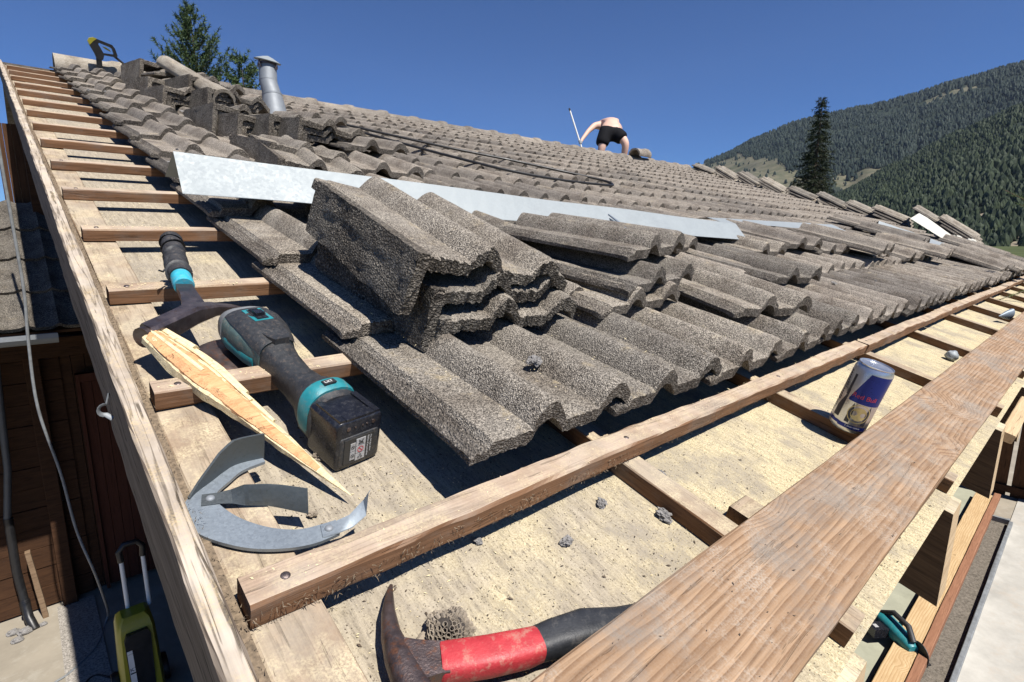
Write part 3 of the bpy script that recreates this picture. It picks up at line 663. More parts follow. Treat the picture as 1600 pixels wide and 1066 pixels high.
for (r, k, u, v) in cells:
    T = lay_pose(r, k, u, v)
    if nsel < N_IND:
        dd = (Vector((u, v)) - camuv).length
        me = (near_meshes[rnd.randrange(5)] if dd < 1.5 else nearf_meshes[rnd.randrange(4)] if dd < 2.6 else mid_meshes[rnd.randrange(4)])
        o = link('concrete_tile', me, None, T)
        lb = special.get((r, k), 'grey granulated tile, %s from the left end of the %s course' % (ORD[k], CRS[r]))
        tag(o, lb, 'roof tile', 'tiles laid on the roof')
        nsel += 1
    else: stuff.append(T)
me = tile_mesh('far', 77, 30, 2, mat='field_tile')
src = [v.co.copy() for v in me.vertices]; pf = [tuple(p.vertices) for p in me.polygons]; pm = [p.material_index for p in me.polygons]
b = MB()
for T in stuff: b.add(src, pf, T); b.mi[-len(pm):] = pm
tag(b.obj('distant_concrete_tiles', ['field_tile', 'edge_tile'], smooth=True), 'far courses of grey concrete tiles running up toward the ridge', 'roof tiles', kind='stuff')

# ---- loose tiles
loose = [('A',0.846,0.332,0.140,8,-8.5,0,'topmost loose tile of the leaning pile behind the verge tile stack'),
('A2',0.798,0.275,0.088,5,-7.5,0,'second loose tile of the pile behind the verge tile stack'),
('A3',0.712,0.264,0.052,2,-5,0,'lowest tile of the pile behind the verge tile stack, grooved edge in sun'),
('B',1.524,0.291,0.066,-8,-6,0,'loose tile with a hollow dark left edge lying above two laid courses'),
('C',1.042,0.162,0.064,-12,-4,0,'loose tile with grooved edge resting just right of the middle pile'),
('D',1.822,0.509,0.070,-3,-5,0,'loose tile lying directly below the right tip of the long flashing'),
('E',2.236,0.549,0.085,-8,-4,0,'narrow edge of a loose tile sticking up right of the flashing tip'),
('E2',2.506,0.505,0.066,-6,-3,0,'flat loose tile beside the edge of the one right of the flashing tip'),
('F',2.752,0.355,0.110,2,-2,0,'long dark edged tile lying on others below the short flashing'),
('G',2.950,0.42,0.060,-2,-3,0,'loose tile half hidden beneath the long dark edged tile'),
('H',3.767,0.272,0.095,3,-2,0,'dark edged tile pointing down the slope below the bent metal sheets'),
('I',3.340,0.367,0.062,-6,0,0,'loose tile between the two long dark edged tiles'),
('J',4.641,0.851,0.085,-5,0,0,'dark loose tile just right of the short flashing'),
('J2',4.139,0.489,0.105,0,0,0,'loose tile beneath the folded metal sheet'),
('K',4.378,0.080,0.060,-8,3,0,'first of three parallel tiles lying loose near the far eaves'),
('L',4.576,0.010,0.075,-8,4,0,'middle of three parallel tiles lying loose near the far eaves'),
('M2',4.930,-0.006,0.080,-8,4,0,'last of three parallel tiles lying loose near the far eaves'),
('N',4.941,0.163,0.10,-5,3,0,'dark loose tile behind the three parallel tiles at the far eaves'),
('P',1.33,0.58,0.062,3,-4,0,'loose tile lying flat under the long flashing near its right half'),
('Q',0.60,0.66,0.062,-4,-3,0,'loose tile lying under the long flashing behind the verge tile stack')]
for i, (n_, u, v, w_, ya, ti, ro, lb) in enumerate(loose):
    me = near_meshes[i % 5] if u < 2.0 else nearf_meshes[i % 4]
    tag(link('concrete_tile', me, None, RT(u, v, w_, ya, ti, ro)), lb, 'roof tile', 'loose roof tiles')
# stacks along the far verge
pale_meshes = [tile_mesh('concrete_tile', s + 40, 36, 4, mat='pale_tile') for s in range(3)]
sd_ = [(8.256,4.237,-.039,6.8),(8.105,3.766,-.064,15),(7.96,3.314,-.06,15),(7.826,2.895,-.048,14),(7.67,2.407,-.039,9),(7.529,1.966,-.024,12),(7.401,1.565,.01,10),(7.296,1.238,.052,9),(7.168,.837,.09,18),(7.082,.569,.06,18)]
names_ = ['farthest', 'second farthest', 'third farthest', 'fourth farthest', 'middle', 'sixth', 'fourth nearest', 'third nearest', 'second nearest', 'nearest']
for i, (u, v, w_, ti) in enumerate(sd_):
    base = max(w_, 0.03)
    for q, wh in enumerate(('bottom', 'middle', 'top')):
        lift = base - 0.02 + q * 0.034
        tag(link('concrete_tile', pale_meshes[(i + q) % 3], None, RT(u - 0.02 + 0.03 * q, v + 0.03 * q, lift, rnd.uniform(-4, 4), ti)),
            '%s tile of the %s pale stack along the right verge' % (wh, names_[i]), 'roof tile', 'tiles stacked along the right verge')
# ---- verge tiles with a deep side flap
pile_meshes = [tile_mesh('verge_tile', s + 80, 60, 14, flap=0.128, rough=1.5, mat='granule_tile') for s in range(3)]
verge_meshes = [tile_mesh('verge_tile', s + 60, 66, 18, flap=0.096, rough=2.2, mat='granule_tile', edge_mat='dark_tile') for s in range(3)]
fg = [(0.352, 0.276, 0.060, -2, 0.0, 2, 'bottom verge tile of the stack of three in front'),
      (0.338, 0.283, 0.104, 1.5, 1.0, 4, 'middle verge tile of the stack of three in front'),
      (0.308, 0.291, 0.156, -1.4, 2.8, 9.9, 'top verge tile of the stack of three in front, its rough flap facing left')]
top_me = tile_mesh('verge_tile', 70, 70, 20, flap=0.092, rough=2.4, mat='granule_tile', edge_mat='dark_tile')  # dark flaps across this stack: shade of their left side put into the colour
for i, (u, v, w_, ya, ti, ro, lb) in enumerate(fg):
    tag(link('verge_tile', top_me if i == 2 else verge_meshes[i], None, RT(u, v, w_, ya, ti, ro)), lb, 'verge tile', 'verge tiles in the front stack')
pile = [('V1',0.567,3.700,0.201,4,-11,0,'topmost boxy verge tile of the leaning row, against the sky'),
('V3',0.532,3.300,0.138,5,-9,0,'boxy verge tile at the left end of the leaning row'),
('V4',0.531,2.950,0.131,3,-10,0,'second boxy verge tile from the left end of the leaning row'),
('V5',0.663,3.050,0.194,9,-13,0,'verge tile lying on top of two others near the left end of the row'),
('V6',0.687,2.800,0.165,9,-14,0,'verge tile with a long wavy nose in the left half of the leaning row'),
('V7',0.581,2.300,0.141,2,-13,0,'dark square flapped verge tile at the middle of the leaning row'),
('V8',0.617,2.100,0.134,2,-10,0,'verge tile right of the dark square one in the leaning row'),
('V9',0.700,2.000,0.157,6,-12,0,'verge tile below the chimney pipe with a scuffed pale flap'),
('V10',0.757,1.850,0.171,2,-9,0,'largest looking verge tile at the right end of the leaning row'),
('V11',0.566,1.600,0.105,0,-6,0,'short looking verge tile standing just above the long flashing'),
('V12',0.539,1.450,0.080,-8,2,0,'verge tile lying low behind the top edge of the long flashing')]
for i, (n_, u, v, w_, ya, ti, ro, lb) in enumerate(pile):
    tag(link('verge_tile', pile_meshes[i % 3], None, RT(u, v, w_, ya + 3, ti, 9)), lb, 'verge tile', 'verge tiles in the leaning row')
for i, (n_, u, v, w_, ya, ti, ro, lb) in enumerate(pile):
    if n_ in ('V3','V4','V6','V7','V8','V9','V10'):
        short = {'V3': 'the boxy verge tile at the left end', 'V4': 'the second boxy verge tile', 'V6': 'the long wavy verge tile', 'V7': 'the dark square verge tile', 'V8': 'the tile right of the square one', 'V9': 'the scuffed pale verge tile', 'V10': 'the largest looking verge tile'}[n_]
        for q, wd in ((1, 'upper'), (2, 'lowest')):
            tag(link('verge_tile', pile_meshes[(i + q) % 3], None, RT(u + 0.016 * q, v + 0.006 * q, w_ - 0.029 * q, ya + 3, ti + 2 * q, 9 - 3 * q)), '%s tile nested beneath %s' % (wd, short), 'verge tile', 'verge tiles in the leaning row')
for (u, v, w_, ya, ti, ro, lb) in [(0.585, 3.45, 0.165, 6, -8, 0, 'wavy tile wedged between boxy verge tiles at the top of the row'),
      (0.890, 1.75, 0.110, 2, -5, 0, 'wavy tile overhanging a dark gap right of the leaning row'),
      (0.80, 1.50, 0.066, -4, -2, 0, 'tile lying in the dark gap above the long flashing'),
      (0.92, 2.35, 0.13, 8, -8, 0, 'loose tile behind the leaning row below the chimney pipe')]:
    tag(link('concrete_tile', nearf_meshes[0], None, RT(u, v, w_, ya, ti, ro)), lb, 'roof tile', 'loose roof tiles')

# ---- ridge caps
def cap_mesh(seed, mat='field_tile'):
    L = 0.40; sec = [(-0.098, -0.055), (-0.090, -0.010), (-0.052, 0.034), (-0.02, 0.046), (0.02, 0.046), (0.052, 0.034), (0.090, -0.010), (0.098, -0.055)]
    b = MB(); rings = []; ins = []
    for i in range(13):
        t = i / 12; k = 1.0 + (0.10 * min(1, max(0, (t - 0.74) / 0.10))) - 0.05 * (1 - t); x = L * t
        rings.append([(x + noise.noise(Vector((j, seed, 1))) * 0.002, y * k, z * k + 0.009 * min(1, max(0, (t - .74) / .10)) + 0.010) for j, (y, z) in enumerate(sec)])
        ins.append([(x, y * 0.86 * k, (z - 0.014) * k) for (y, z) in sec])
    vs, fs = [], []; n = 8
    for r_ in rings: vs += r_
    o = len(vs)
    for r_ in ins: vs += r_
    for i in range(12):
        for k in range(n - 1):
            a = i * n + k; fs.append((a, a + 1, a + n + 1, a + n)); fs.append((o + a + n, o + a + n + 1, o + a + 1, o + a))
        for k in (0, n - 1):
            a = i * n + k; fs.append((a, a + n, o + a + n, o + a))
    for k in range(n - 1):
        fs.append((k, o + k, o + k + 1, k + 1)); a = 12 * n + k; fs.append((a, a + 1, o + a + 1, o + a))
    b.add(vs, fs); return b.mesh('ridge_cap', mat, smooth=True, angle=R(50))
caps = [cap_mesh(1), cap_mesh(2)]; palecap = cap_mesh(3, 'pale_tile')
RZ = rp(0, VR, 0)
k = 0; u = 0.26
while u < uend(VR) - 0.35:
    o = link('ridge_cap', palecap if k < 2 else caps[k % 2], None, Matrix.Translation((u, RZ.y - 0.005, RZ.z + 0.036 + (0.01 if k < 2 else 0) + rnd.uniform(-.003, .003))) @ Matrix.Rotation(R(rnd.uniform(-1, 1)), 4, 'Z'))
    tag(o, 'first ridge cap at the left end with the spray gun standing by it' if k == 0 else 'grey ridge cap, %s along the ridge counted from the spray gun' % ORD[k], 'ridge cap', 'ridge caps')
    u += 0.362; k += 1
o = link('ridge_cap', palecap, None, along(rp(0.667, 3.60, 0.235), rp(0.760, 2.78, 0.150), (0, 0, 1)) @ Matrix.Rotation(R(8), 4, 'X') @ Matrix.Diagonal((2.0, 0.50, 0.45, 1)))
tag(o, 'pale lichen flecked ridge cap lying aslant over the leaning row', 'ridge cap')
o = link('ridge_cap', caps[0], None, Matrix.Translation((6.93, RZ.y - 0.12, RZ.z + 0.13)) @ Matrix.Rotation(R(14), 4, 'Z') @ Matrix.Rotation(R(-4), 4, 'Y') @ Matrix.Diagonal((1.15, 1, 1, 1)))
tag(o, 'loose ridge cap lying askew right of the bent over man', 'ridge cap')

# ---- flashings
def vsheet(name, A0, A1, P0, P1, B0, B1, mat, label, cat, seed=0, th=0.0012, n=40):
    # front foot A, apex P, back foot B; each from left(0) to right(1)
    vs, fs = [], []
    for i in range(n + 1):
        t = i / n
        for q, (a, b_) in enumerate(((A0, A1), (P0, P1), (B0, B1))):
            p = Vector(a).lerp(Vector(b_), t); w2 = noise.noise(Vector((t * 5, seed, q))) * 0.004
            vs.append(rp(p.x, p.y, p.z + w2)); 
    for i in range(n):
        for q in (0, 1): a = i * 3 + q; fs.append((a, a + 3, a + 4, a + 1))
    b = MB(); b.add(vs, fs); vs2 = [Vector(v) - Vector((0, 0, th)) for v in vs]; b.add(vs2, [tuple(reversed(f)) for f in fs])
    m = len(vs)
    for i in range(n):
        b.f.append((i * 3, m + i * 3, m + i * 3 + 3, i * 3 + 3)); b.mi.append(0)
        b.f.append((i * 3 + 2, i * 3 + 5, m + i * 3 + 5, m + i * 3 + 2)); b.mi.append(0)
    return tag(b.obj(name, mat), label, cat)
vsheet('metal_flashing', (0.183,1.009,0.075), (1.978,0.601,0.10), (0.183,1.079,0.148), (2.03,0.691,0.138), (0.179,1.149,0.080), (2.06,0.77,0.10), 'flashing_metal', 'long bright galvanised ridge flashing lying across the laid tiles', 'flashing', 1)
fl = MB(); fl.add([rp(0.1825,1.013,0.074), rp(0.1825,1.079,0.146), rp(0.1785,1.146,0.080)], [(0, 1, 2)]); 
vsheet('metal_flashing', (2.28,0.86,0.10), (3.735,0.795,0.10), (2.26,0.94,0.103), (3.763,0.895,0.113), (2.26,0.99,0.085), (3.78,0.95,0.09), 'flashing_metal', 'short thin flashing strip lying beyond the tip of the long one', 'flashing', 2)
vsheet('metal_sheet', (4.50,0.83,0.10), (4.292+.30,0.42,0.10), (4.618,0.87,0.165), (4.80,0.47,0.120), (4.75,0.95,0.09), (5.0,0.55,0.09), 'flashing_metal', 'grey folded metal sheet tented over loose tiles near the right verge', 'metal sheet', 3)
b = MB(); q = [(5.83,0.95,0.195),(6.05,0.95,0.250),(6.45,0.95,0.218)]; e_ = [(6.10,0.70,0.085),(6.45,0.70,0.095),(6.75,0.70,0.085)]
vs = [rp(*p) for p in q] + [rp(*p) for p in e_]; b.add(vs, [(0,1,4,3),(1,2,5,4)]); b.add([v - Vector((0,0,0.002)) for v in vs], [(3,4,1,0),(4,5,2,1)])
tag(b.obj('metal_sheet', 'pale_sheet'), 'pale cream bent sheet propped upright among the tiles by the right verge', 'metal sheet')
for i, (u, v, s_, lb) in enumerate([(6.55,0.80,0.05,'small crumpled grey scrap right of the pale bent sheet'),(6.85,0.72,0.045,'pale mortar lump right of the crumpled scrap'),(7.0,0.62,0.04,'whitish mortar lump nearest the far eaves corner')]):
    b = MB(); b.ball((0,0,0), s_, 12, 8, (1.3,1,0.6), 0.7); tag(b.obj('mortar_lump', 'pale_sheet' if i else 'flashing_metal', None, RT(u, v, 0.085)), lb, 'rubble')

# ---- vent pipe
vp = empty('vent_pipe', RT(1.238, 3.457, 0.03), 'galvanised vent pipe with a flat rain cap rising through the roof', 'vent pipe')
VI = RT(1.238, 3.457, 0.03).inverted() @ RM
P = [Vector((1.238,3.457,0.0)), Vector((1.234,3.533,0.156)), Vector((1.226,3.583,0.225)), Vector((1.235,3.626,0.312))]
b = MB(); b.tube([P[0] - (P[1]-P[0]) * 0.25, P[0], P[1]], [0.088, 0.080, 0.058], 28); b.tube([P[0].lerp(P[1], 0.96), P[0].lerp(P[1], 1.02)], 0.0605, 28); b.obj('collar', 'pipe_metal', vp, VI, smooth=True)
b = MB(); b.tube([P[1] - (P[2]-P[1])*0.05, P[1], P[2], P[3]], [0.055, 0.055, 0.053, 0.053], 28)
b.tube([P[2].lerp(P[3], 0.0), P[2].lerp(P[3], 0.1)], 0.0545, 28); b.obj('pipe', 'pipe_metal', vp, VI, smooth=True)
b = MB()
ax = (P[3] - P[2]).normalized(); 
for k in range(4):
    a = k * math.pi / 2 + .5; s1 = Vector((math.cos(a), math.sin(a), 0)) * 0.056
    b.tube([P[3] - ax*0.01 + s1*0.95, P[3] + ax * 0.012 + s1 * 1.25, P[3] + ax * 0.035 + s1 * 1.2], 0.005, 6)
b.tube([P[3] - ax*0.004, P[3] + ax*0.008], 0.060, 24); b.obj('bracket', 'worn_steel', vp, VI, smooth=True)
T = Matrix.Translation(P[3] + ax * 0.03) @ Matrix.Rotation(R(-5), 4, 'X') @ Matrix.Rotation(R(5), 4, 'Y')
b = MB(); b.lathe([(0.080, 0.0), (0.081, 0.004), (0.03, 0.026), (0.001, 0.034)], 28, T); b.obj('rain_cap', 'flashing_metal', vp, VI, smooth=True)

# ---- black cable on the tiles
def smooth_path(pts, n=8):
    out = []; P_ = [Vector(p) for p in pts]
    for i in range(len(P_) - 1):
        p0 = P_[max(i-1,0)]; p1 = P_[i]; p2 = P_[i+1]; p3 = P_[min(i+2,len(P_)-1)]
        for k in range(n):
            t = k / n; out.append(0.5*((2*p1)+(-p0+p2)*t+(2*p0-5*p1+4*p2-p3)*t*t+(-p0+3*p1-3*p2+p3)*t**3))
    out.append(P_[-1]); return out
cb = [(1.253,3.308,.08),(1.475,3.16,.08),(1.693,2.903,.08),(1.973,2.604,.08),(2.311,2.374,.08),(2.60,2.18,.075),(2.76,1.99,.075),(2.73,1.87,.07),(2.54,1.79,.075),(2.16,1.80,.075),(1.867,1.90,.08),(1.687,2.21,.08),(1.531,2.62,.08),(1.40,3.02,.08),(1.27,3.30,.08)]
b = MB(); b.tube([rp(*p) for p in smooth_path(cb)], 0.0075, 8); tag(b.obj('black_cable', 'cable_black', smooth=True), 'thin black cable looping over the tiles right of the vent pipe', 'cable')

# ================================================================== TOOLS AND SMALL THINGS (roof-local coordinates)
def thing_at(name, p, label, cat):
    e = empty(name, RM @ Matrix.Translation(p), label, cat); return e, Matrix.Translation(-Vector(p))
def rings_y(spec, n=20, e=2.6):
    out = []
    for (y, cx, cz, rx, rz) in spec:
        r_ = []
        for k in range(n):
            a = 2 * math.pi * k / n; c, s_ = math.cos(a), math.sin(a)
            r_.append((cx + rx * math.copysign(abs(c) ** (2 / e), c), y, cz + rz * math.copysign(abs(s_) ** (2 / e), s_)))
        out.append(r_)
    return out
# angle grinder
GT = Matrix.Translation((0.148, 0.168, -0.049)) @ Matrix.Rotation(R(9), 4, 'Z')
gr, K = thing_at('angle_grinder', (0.17, 0.2, -0.049), 'worn teal and black cordless angle grinder with its battery toward the eaves', 'angle grinder')
KG = K @ GT
def rbox(b, x0, x1, y0, y1, z0, z1, r, n=5):
    pts = []
    for cx, cy, a0 in ((x1-r, z1-r, 0), (x0+r, z1-r, 90), (x0+r, z0+r, 180), (x1-r, z0+r, 270)):
        for k in range(n + 1):
            a = R(a0 + 90 * k / n); pts.append((cx + r * math.cos(a), cy + r * math.sin(a)))
    rg = []
    for y, ins in ((y0, r*0.35), (y0 + r*0.15, r*0.1), (y0 + r*0.4, 0), (y1 - r*0.3, 0), (y1, r*0.3)):
        mx, mz = (x0+x1)/2, (z0+z1)/2; sx = 1 - 2*ins/(x1-x0); sz = 1 - 2*ins/(z1-z0)
        rg.append([(mx + (px-mx)*sx, y, mz + (pz-mz)*sz) for px, pz in pts])
    b.loft(rg)
b = MB(); rbox(b, 0.0, 0.062, 0.0, 0.058, 0.0, 0.066, 0.007); bat = b.obj('battery', 'gloss_black', gr, KG, smooth=True)
b = MB(); rbox(b, 0.004, 0.058, -0.0012, 0.03, 0.005, 0.045, 0.004); b.obj('battery_face', 'tool_black', bat, None, smooth=True)
b = MB(); b.box(0.010, 0.050, -0.0022, -0.001, 0.008, 0.042); lbp = b.obj('label_plate', 'ink_black', bat)
b = MB()
for (x0, x1, z0, z1) in ((0.018, 0.0245, 0.0245, 0.0355), (0.018, 0.0245, 0.0125, 0.0235), (0.0255, 0.0385, 0.030, 0.0395), (0.0255, 0.0385, 0.0195, 0.029), (0.0255, 0.0385, 0.0095, 0.0185)): b.box(x0, x1, -0.0028, -0.0021, z0, z1)
b.obj('warning_panels', 'label_grey', lbp)
def ring_y(b, cx, cz, r0, r1, y, n=20, sl=True):
    for k in range(n):
        a, a2 = 2*math.pi*k/n, 2*math.pi*(k+1)/n
        b.add([(cx+r0*math.cos(a), y, cz+r0*math.sin(a)), (cx+r1*math.cos(a), y, cz+r1*math.sin(a)), (cx+r1*math.cos(a2), y, cz+r1*math.sin(a2)), (cx+r0*math.cos(a2), y, cz+r0*math.sin(a2))], [(0,1,2,3)])
    if sl:
        d_ = (r0+r1)/2*0.7; w_ = (r1-r0)*0.4; b.add([(cx-d_-w_, y, cz+d_-w_), (cx-d_+w_, y, cz+d_+w_), (cx+d_+w_, y, cz-d_+w_), (cx+d_-w_, y, cz-d_-w_)], [(0,1,2,3)])
b = MB(); ring_y(b, 0.032, 0.0243, 0.0033, 0.0042, -0.0031); b.obj('prohibition_sign', 'ink_red', lbp)
b = MB(); ring_y(b, 0.0212, 0.030, 0.0018, 0.0024, -0.0031); ring_y(b, 0.0212, 0.018, 0.0018, 0.0024, -0.0031)
for a in (90, 210, 330):
    x, z = 0.032 + 0.0022*math.cos(R(a)), 0.014 + 0.0022*math.sin(R(a)); ring_y(b, x, z, 0.0009, 0.0015, -0.0031, 10, False)
b.box(0.0285, 0.0355, -0.0033, -0.0030, 0.0325, 0.0331); b.box(0.0295, 0.0300, -0.0033, -0.0030, 0.0325, 0.0375); b.box(0.0340, 0.0345, -0.0033, -0.0030, 0.0325, 0.0375)
b.add([(0.0285,-0.0032,0.0375),(0.0291,-0.0032,0.0381),(0.0360,-0.0032,0.0319),(0.0354,-0.0032,0.0313)], [(0,1,2,3)]); b.add([(0.0285,-0.0032,0.0319),(0.0291,-0.0032,0.0313),(0.0360,-0.0032,0.0375),(0.0354,-0.0032,0.0381)], [(0,1,2,3)])
b.obj('sign_marks', 'ink_black', lbp)
TX = Matrix.Translation((0.0412, -0.0024, 0.0395)) @ Matrix.Rotation(R(90), 4, 'X') @ Matrix.Rotation(R(-90), 4, 'Z')
text_mesh('Makita Corporation', 0.0036, 'label_grey', 'lettering', lbp, TX)
TX = Matrix.Translation((0.0455, -0.0024, 0.0395)) @ Matrix.Rotation(R(90), 4, 'X') @ Matrix.Rotation(R(-90), 4, 'Z'); text_mesh('Anjo, Aichi, Japan  Li-ion', 0.0024, 'label_grey', 'lettering', lbp, TX)
b = MB(); b.box(0.012, 0.050, 0.0012, 0.0125, 0.0655, 0.0685)
b.box(0.004, 0.0115, 0.002, 0.05, 0.062, 0.0685); b.box(0.0505, 0.058, 0.002, 0.05, 0.062, 0.0685); b.obj('latch', 'gloss_black', bat, None)
for x in (0.015, 0.024, 0.034, 0.040, 0.049):
    b = MB(); b.lathe([(0.0026 if x in (0.015, 0.049) else 0.0012, 0), (0.0026 if x in (0.015, 0.049) else 0.0012, 0.0006)], 14, Matrix.Translation((x, -0.0002, 0.056)) @ Matrix.Rotation(R(90), 4, 'X')); b.obj('screw', 'worn_steel', bat)
b = MB(); b.loft(rings_y([(0.050,.031,.036,.030,.032),(0.054,.031,.037,.034,.036),(0.075,.030,.042,.034,.036),(0.090,.030,.044,.029,.031),(0.102,.029,.046,.0235,.025),(0.13,.029,.048,.0205,.022),(0.165,.031,.052,.0215,.023),(0.19,.033,.055,.025,.026)], 28)); b.obj('body', 'tool_black', gr, KG, smooth=True)
b = MB(); b.loft(rings_y([(0.056,.031,.040,.0345,.0365),(0.060,.031,.042,.0352,.0372),(0.071,.030,.0445,.0350,.0370),(0.075,.030,.045,.0343,.036)], 28)); tb = b.obj('foot_band', 'teal_plastic', gr, KG, smooth=True)
b = MB(); b.box(0.022, 0.038, 0.0615, 0.070, 0.0805, 0.0825); b.obj('gauge_window', 'ink_black', tb)
TX = Matrix.Translation((0.0235, 0.0635, 0.0826)); text_mesh('LXT', 0.0062, 'white_paint', 'lettering', tb, TX)
b = MB(); b.loft(rings_y([(0.19,.033,.055,.0255,.0265),(0.208,.035,.058,.031,.029),(0.232,.037,.060,.036,.031),(0.262,.039,.061,.0385,.031),(0.288,.040,.060,.037,.029),(0.304,.041,.058,.031,.023),(0.310,.041,.057,.025,.017)], 28, 2.9)); hd = b.obj('motor_housing', 'dusty_teal', gr, KG, smooth=True)
b = MB(); b.loft(rings_y([(0.286,.040,.0605,.0385,.0302),(0.306,.041,.059,.034,.0252),(0.315,.041,.058,.027,.018)], 28, 2.9)); b.obj('front_cap', 'cable_grey', hd, None, smooth=True)
b = MB(); hs = [(0.188,.033,.055,.0255,.0265),(0.208,.035,.058,.031,.029),(0.232,.037,.060,.036,.031),(0.262,.039,.061,.0385,.031),(0.286,.040,.060,.037,.029)]
vs, fs = [], []
for q, (y, cx, cz, rx, rz) in enumerate(hs):
    for k in range(13):
        a = R(([14, 22, 30, 34, 40][q]) + k * (180 - 2 * [14, 22, 30, 34, 40][q]) / 12); c_, s_ = math.cos(a), math.sin(a)
        vs.append((cx + (rx + .0012) * math.copysign(abs(c_) ** (2/2.9), c_), y, cz + (rz + .0014) * abs(s_) ** (2/2.9)))
for q in range(4):
    for k in range(12): fs.append((q*13+k, q*13+k+1, q*13+14+k, q*13+13+k))
b.add(vs, fs); b.obj('rubber_cover', 'tool_black', hd, None, smooth=True)
b = MB(); b.loft([[(x, y, z) for x, y in ((0.018,0.232),(0.057,0.232),(0.052,0.197),(0.046,0.184),(0.026,0.184),(0.022,0.197))] for z in (0.050, 0.0875)]); b.obj('top_panel', 'tool_black', hd, None)
b = MB(); b.box(0.026, 0.052, 0.236, 0.276, 0.086, 0.0928); sp = b.obj('switch_plate', 'teal_plastic', hd)
b = MB(); b.box(0.031, 0.047, 0.240, 0.272, 0.0925, 0.0940); b.box(0.033, 0.045, 0.248, 0.260, 0.094, 0.0985)
for k in range(4): b.box(0.033, 0.045, 0.262 + k*0.0024, 0.2632 + k*0.0024, 0.094, 0.0955)
b.obj('switch', 'gloss_black', sp)
b = MB(); b.loft(rings_y([(0.202,.0345,.049,.0305,.017),(0.226,.037,.049,.0364,.017),(0.268,.039,.051,.0394,.018),(0.284,.040,.051,.0374,.016)], 24)); b.obj('side_cheek', 'teal_plastic', hd, None, smooth=True)
b = MB(); b.lathe([(0.020, 0), (0.024, 0.004), (0.024, 0.022), (0.018, 0.026)], 24, Matrix.Translation((0.040, 0.272, 0.012))); b.obj('gear_head', 'worn_steel', gr, KG, smooth=True)
b = MB(); b.lathe([(0.012, 0), (0.052, 0.0), (0.054, 0.002), (0.054, 0.013), (0.050, 0.016), (0.012, 0.017)], 48, Matrix.Translation((0.012, 0.268, 0.014)) @ Matrix.Rotation(R(3), 4, 'X')); b.obj('guard', 'rusty_steel', gr, KG, smooth=True)
# roofing hammer
hm, K = thing_at('roofing_hammer', (0.09, 0.5, 0.02), 'old roofing hammer with a blue ring and a taped grip, left of the grinder', 'hammer')
hd_pts = [(0.018,0.446,0.018),(0.050,0.466,0.022),(0.080,0.488,0.026),(0.110,0.503,0.024),(0.140,0.512,0.018),(0.165,0.516,0.010)]
rg = []
for i, p in enumerate(hd_pts):
    w2, h2 = [(0.0125,0.015),(0.0125,0.015),(0.014,0.0135),(0.010,0.009),(0.007,0.006),(0.003,0.003)][i]
    nx_, ny_ = -0.42, 0.9
    rg.append([(p[0] + nx_*a*w2, p[1] + ny_*a*w2, p[2] + c*h2) for a, c in ((-1,-.7),(-.7,-1),(.7,-1),(1,-.7),(1,.7),(.7,1),(-.7,1),(-1,.7))])
b = MB(); b.loft(rg); b.tube([(0.012,0.442,0.018),(0.020,0.448,0.018)], 0.0135, 16); b.obj('head', 'worn_steel', hm, K, smooth=True)
b = MB(); b.loft([[(c[0] + a*wd, c[1] + a*wd*0.05, c[2] + z*th_) for a, z in ((-1,-1),(1,-1),(1,1),(-1,1))] for c, wd, th_ in (((0.080,0.485,0.026),0.020,0.006),((0.086,0.51,0.027),0.0145,0.0055),((0.090,0.55,0.026),0.0115,0.005),((0.093,0.61,0.026),0.0105,0.005))]); b.obj('neck', 'worn_steel', hm, K, smooth=True)
b = MB(); b.tube([(0.0925,0.592,0.026),(0.0932,0.596,0.0262),(0.096,0.628,0.028),(0.0965,0.634,0.0282)], [0.0138,0.0147,0.0147,0.0138], 24); b.obj('ring', 'teal_ring', hm, K, smooth=True)
b = MB(); gp = smooth_path([(0.096,0.630,0.028),(0.101,0.68,0.031),(0.108,0.73,0.035),(0.114,0.775,0.038),(0.116,0.795,0.039)], 10)
rr = [0.0158 + 0.0014*math.sin(i*1.9) + noise.noise(Vector((i*0.6, 1, 2)))*0.0022 for i in range(len(gp))]; rr[0] = 0.0168; rr[-1] = 0.011
b.tube(gp, rr, 22); gpo = b.obj('grip', 'grip_tape', hm, K, smooth=True)
b = MB()
for q in range(5):
    c = gp[4 + q*7]; b.tube([(c.x + 0.0168*math.cos(t), c.y + 0.012*math.sin(t*1.0 + q) * 0.7, c.z + 0.0168*math.sin(t)) for t in [k*2*math.pi/20 for k in range(21)]], 0.0014, 5, flat=(0.6, 2.2))
b.tube([(0.083,0.66,0.034),(0.076,0.652,0.03),(0.070,0.648,0.034)], 0.0016, 5); b.obj('tape', 'black_rubber', gpo, None, smooth=True)
b = MB(); b.tube([(0.1150,0.789,0.0385),(0.1165,0.801,0.0395),(0.1168,0.803,0.0396)], [0.0135,0.0115,0.005], 20); b.obj('end_cap', 'teal_ring', hm, K, smooth=True)
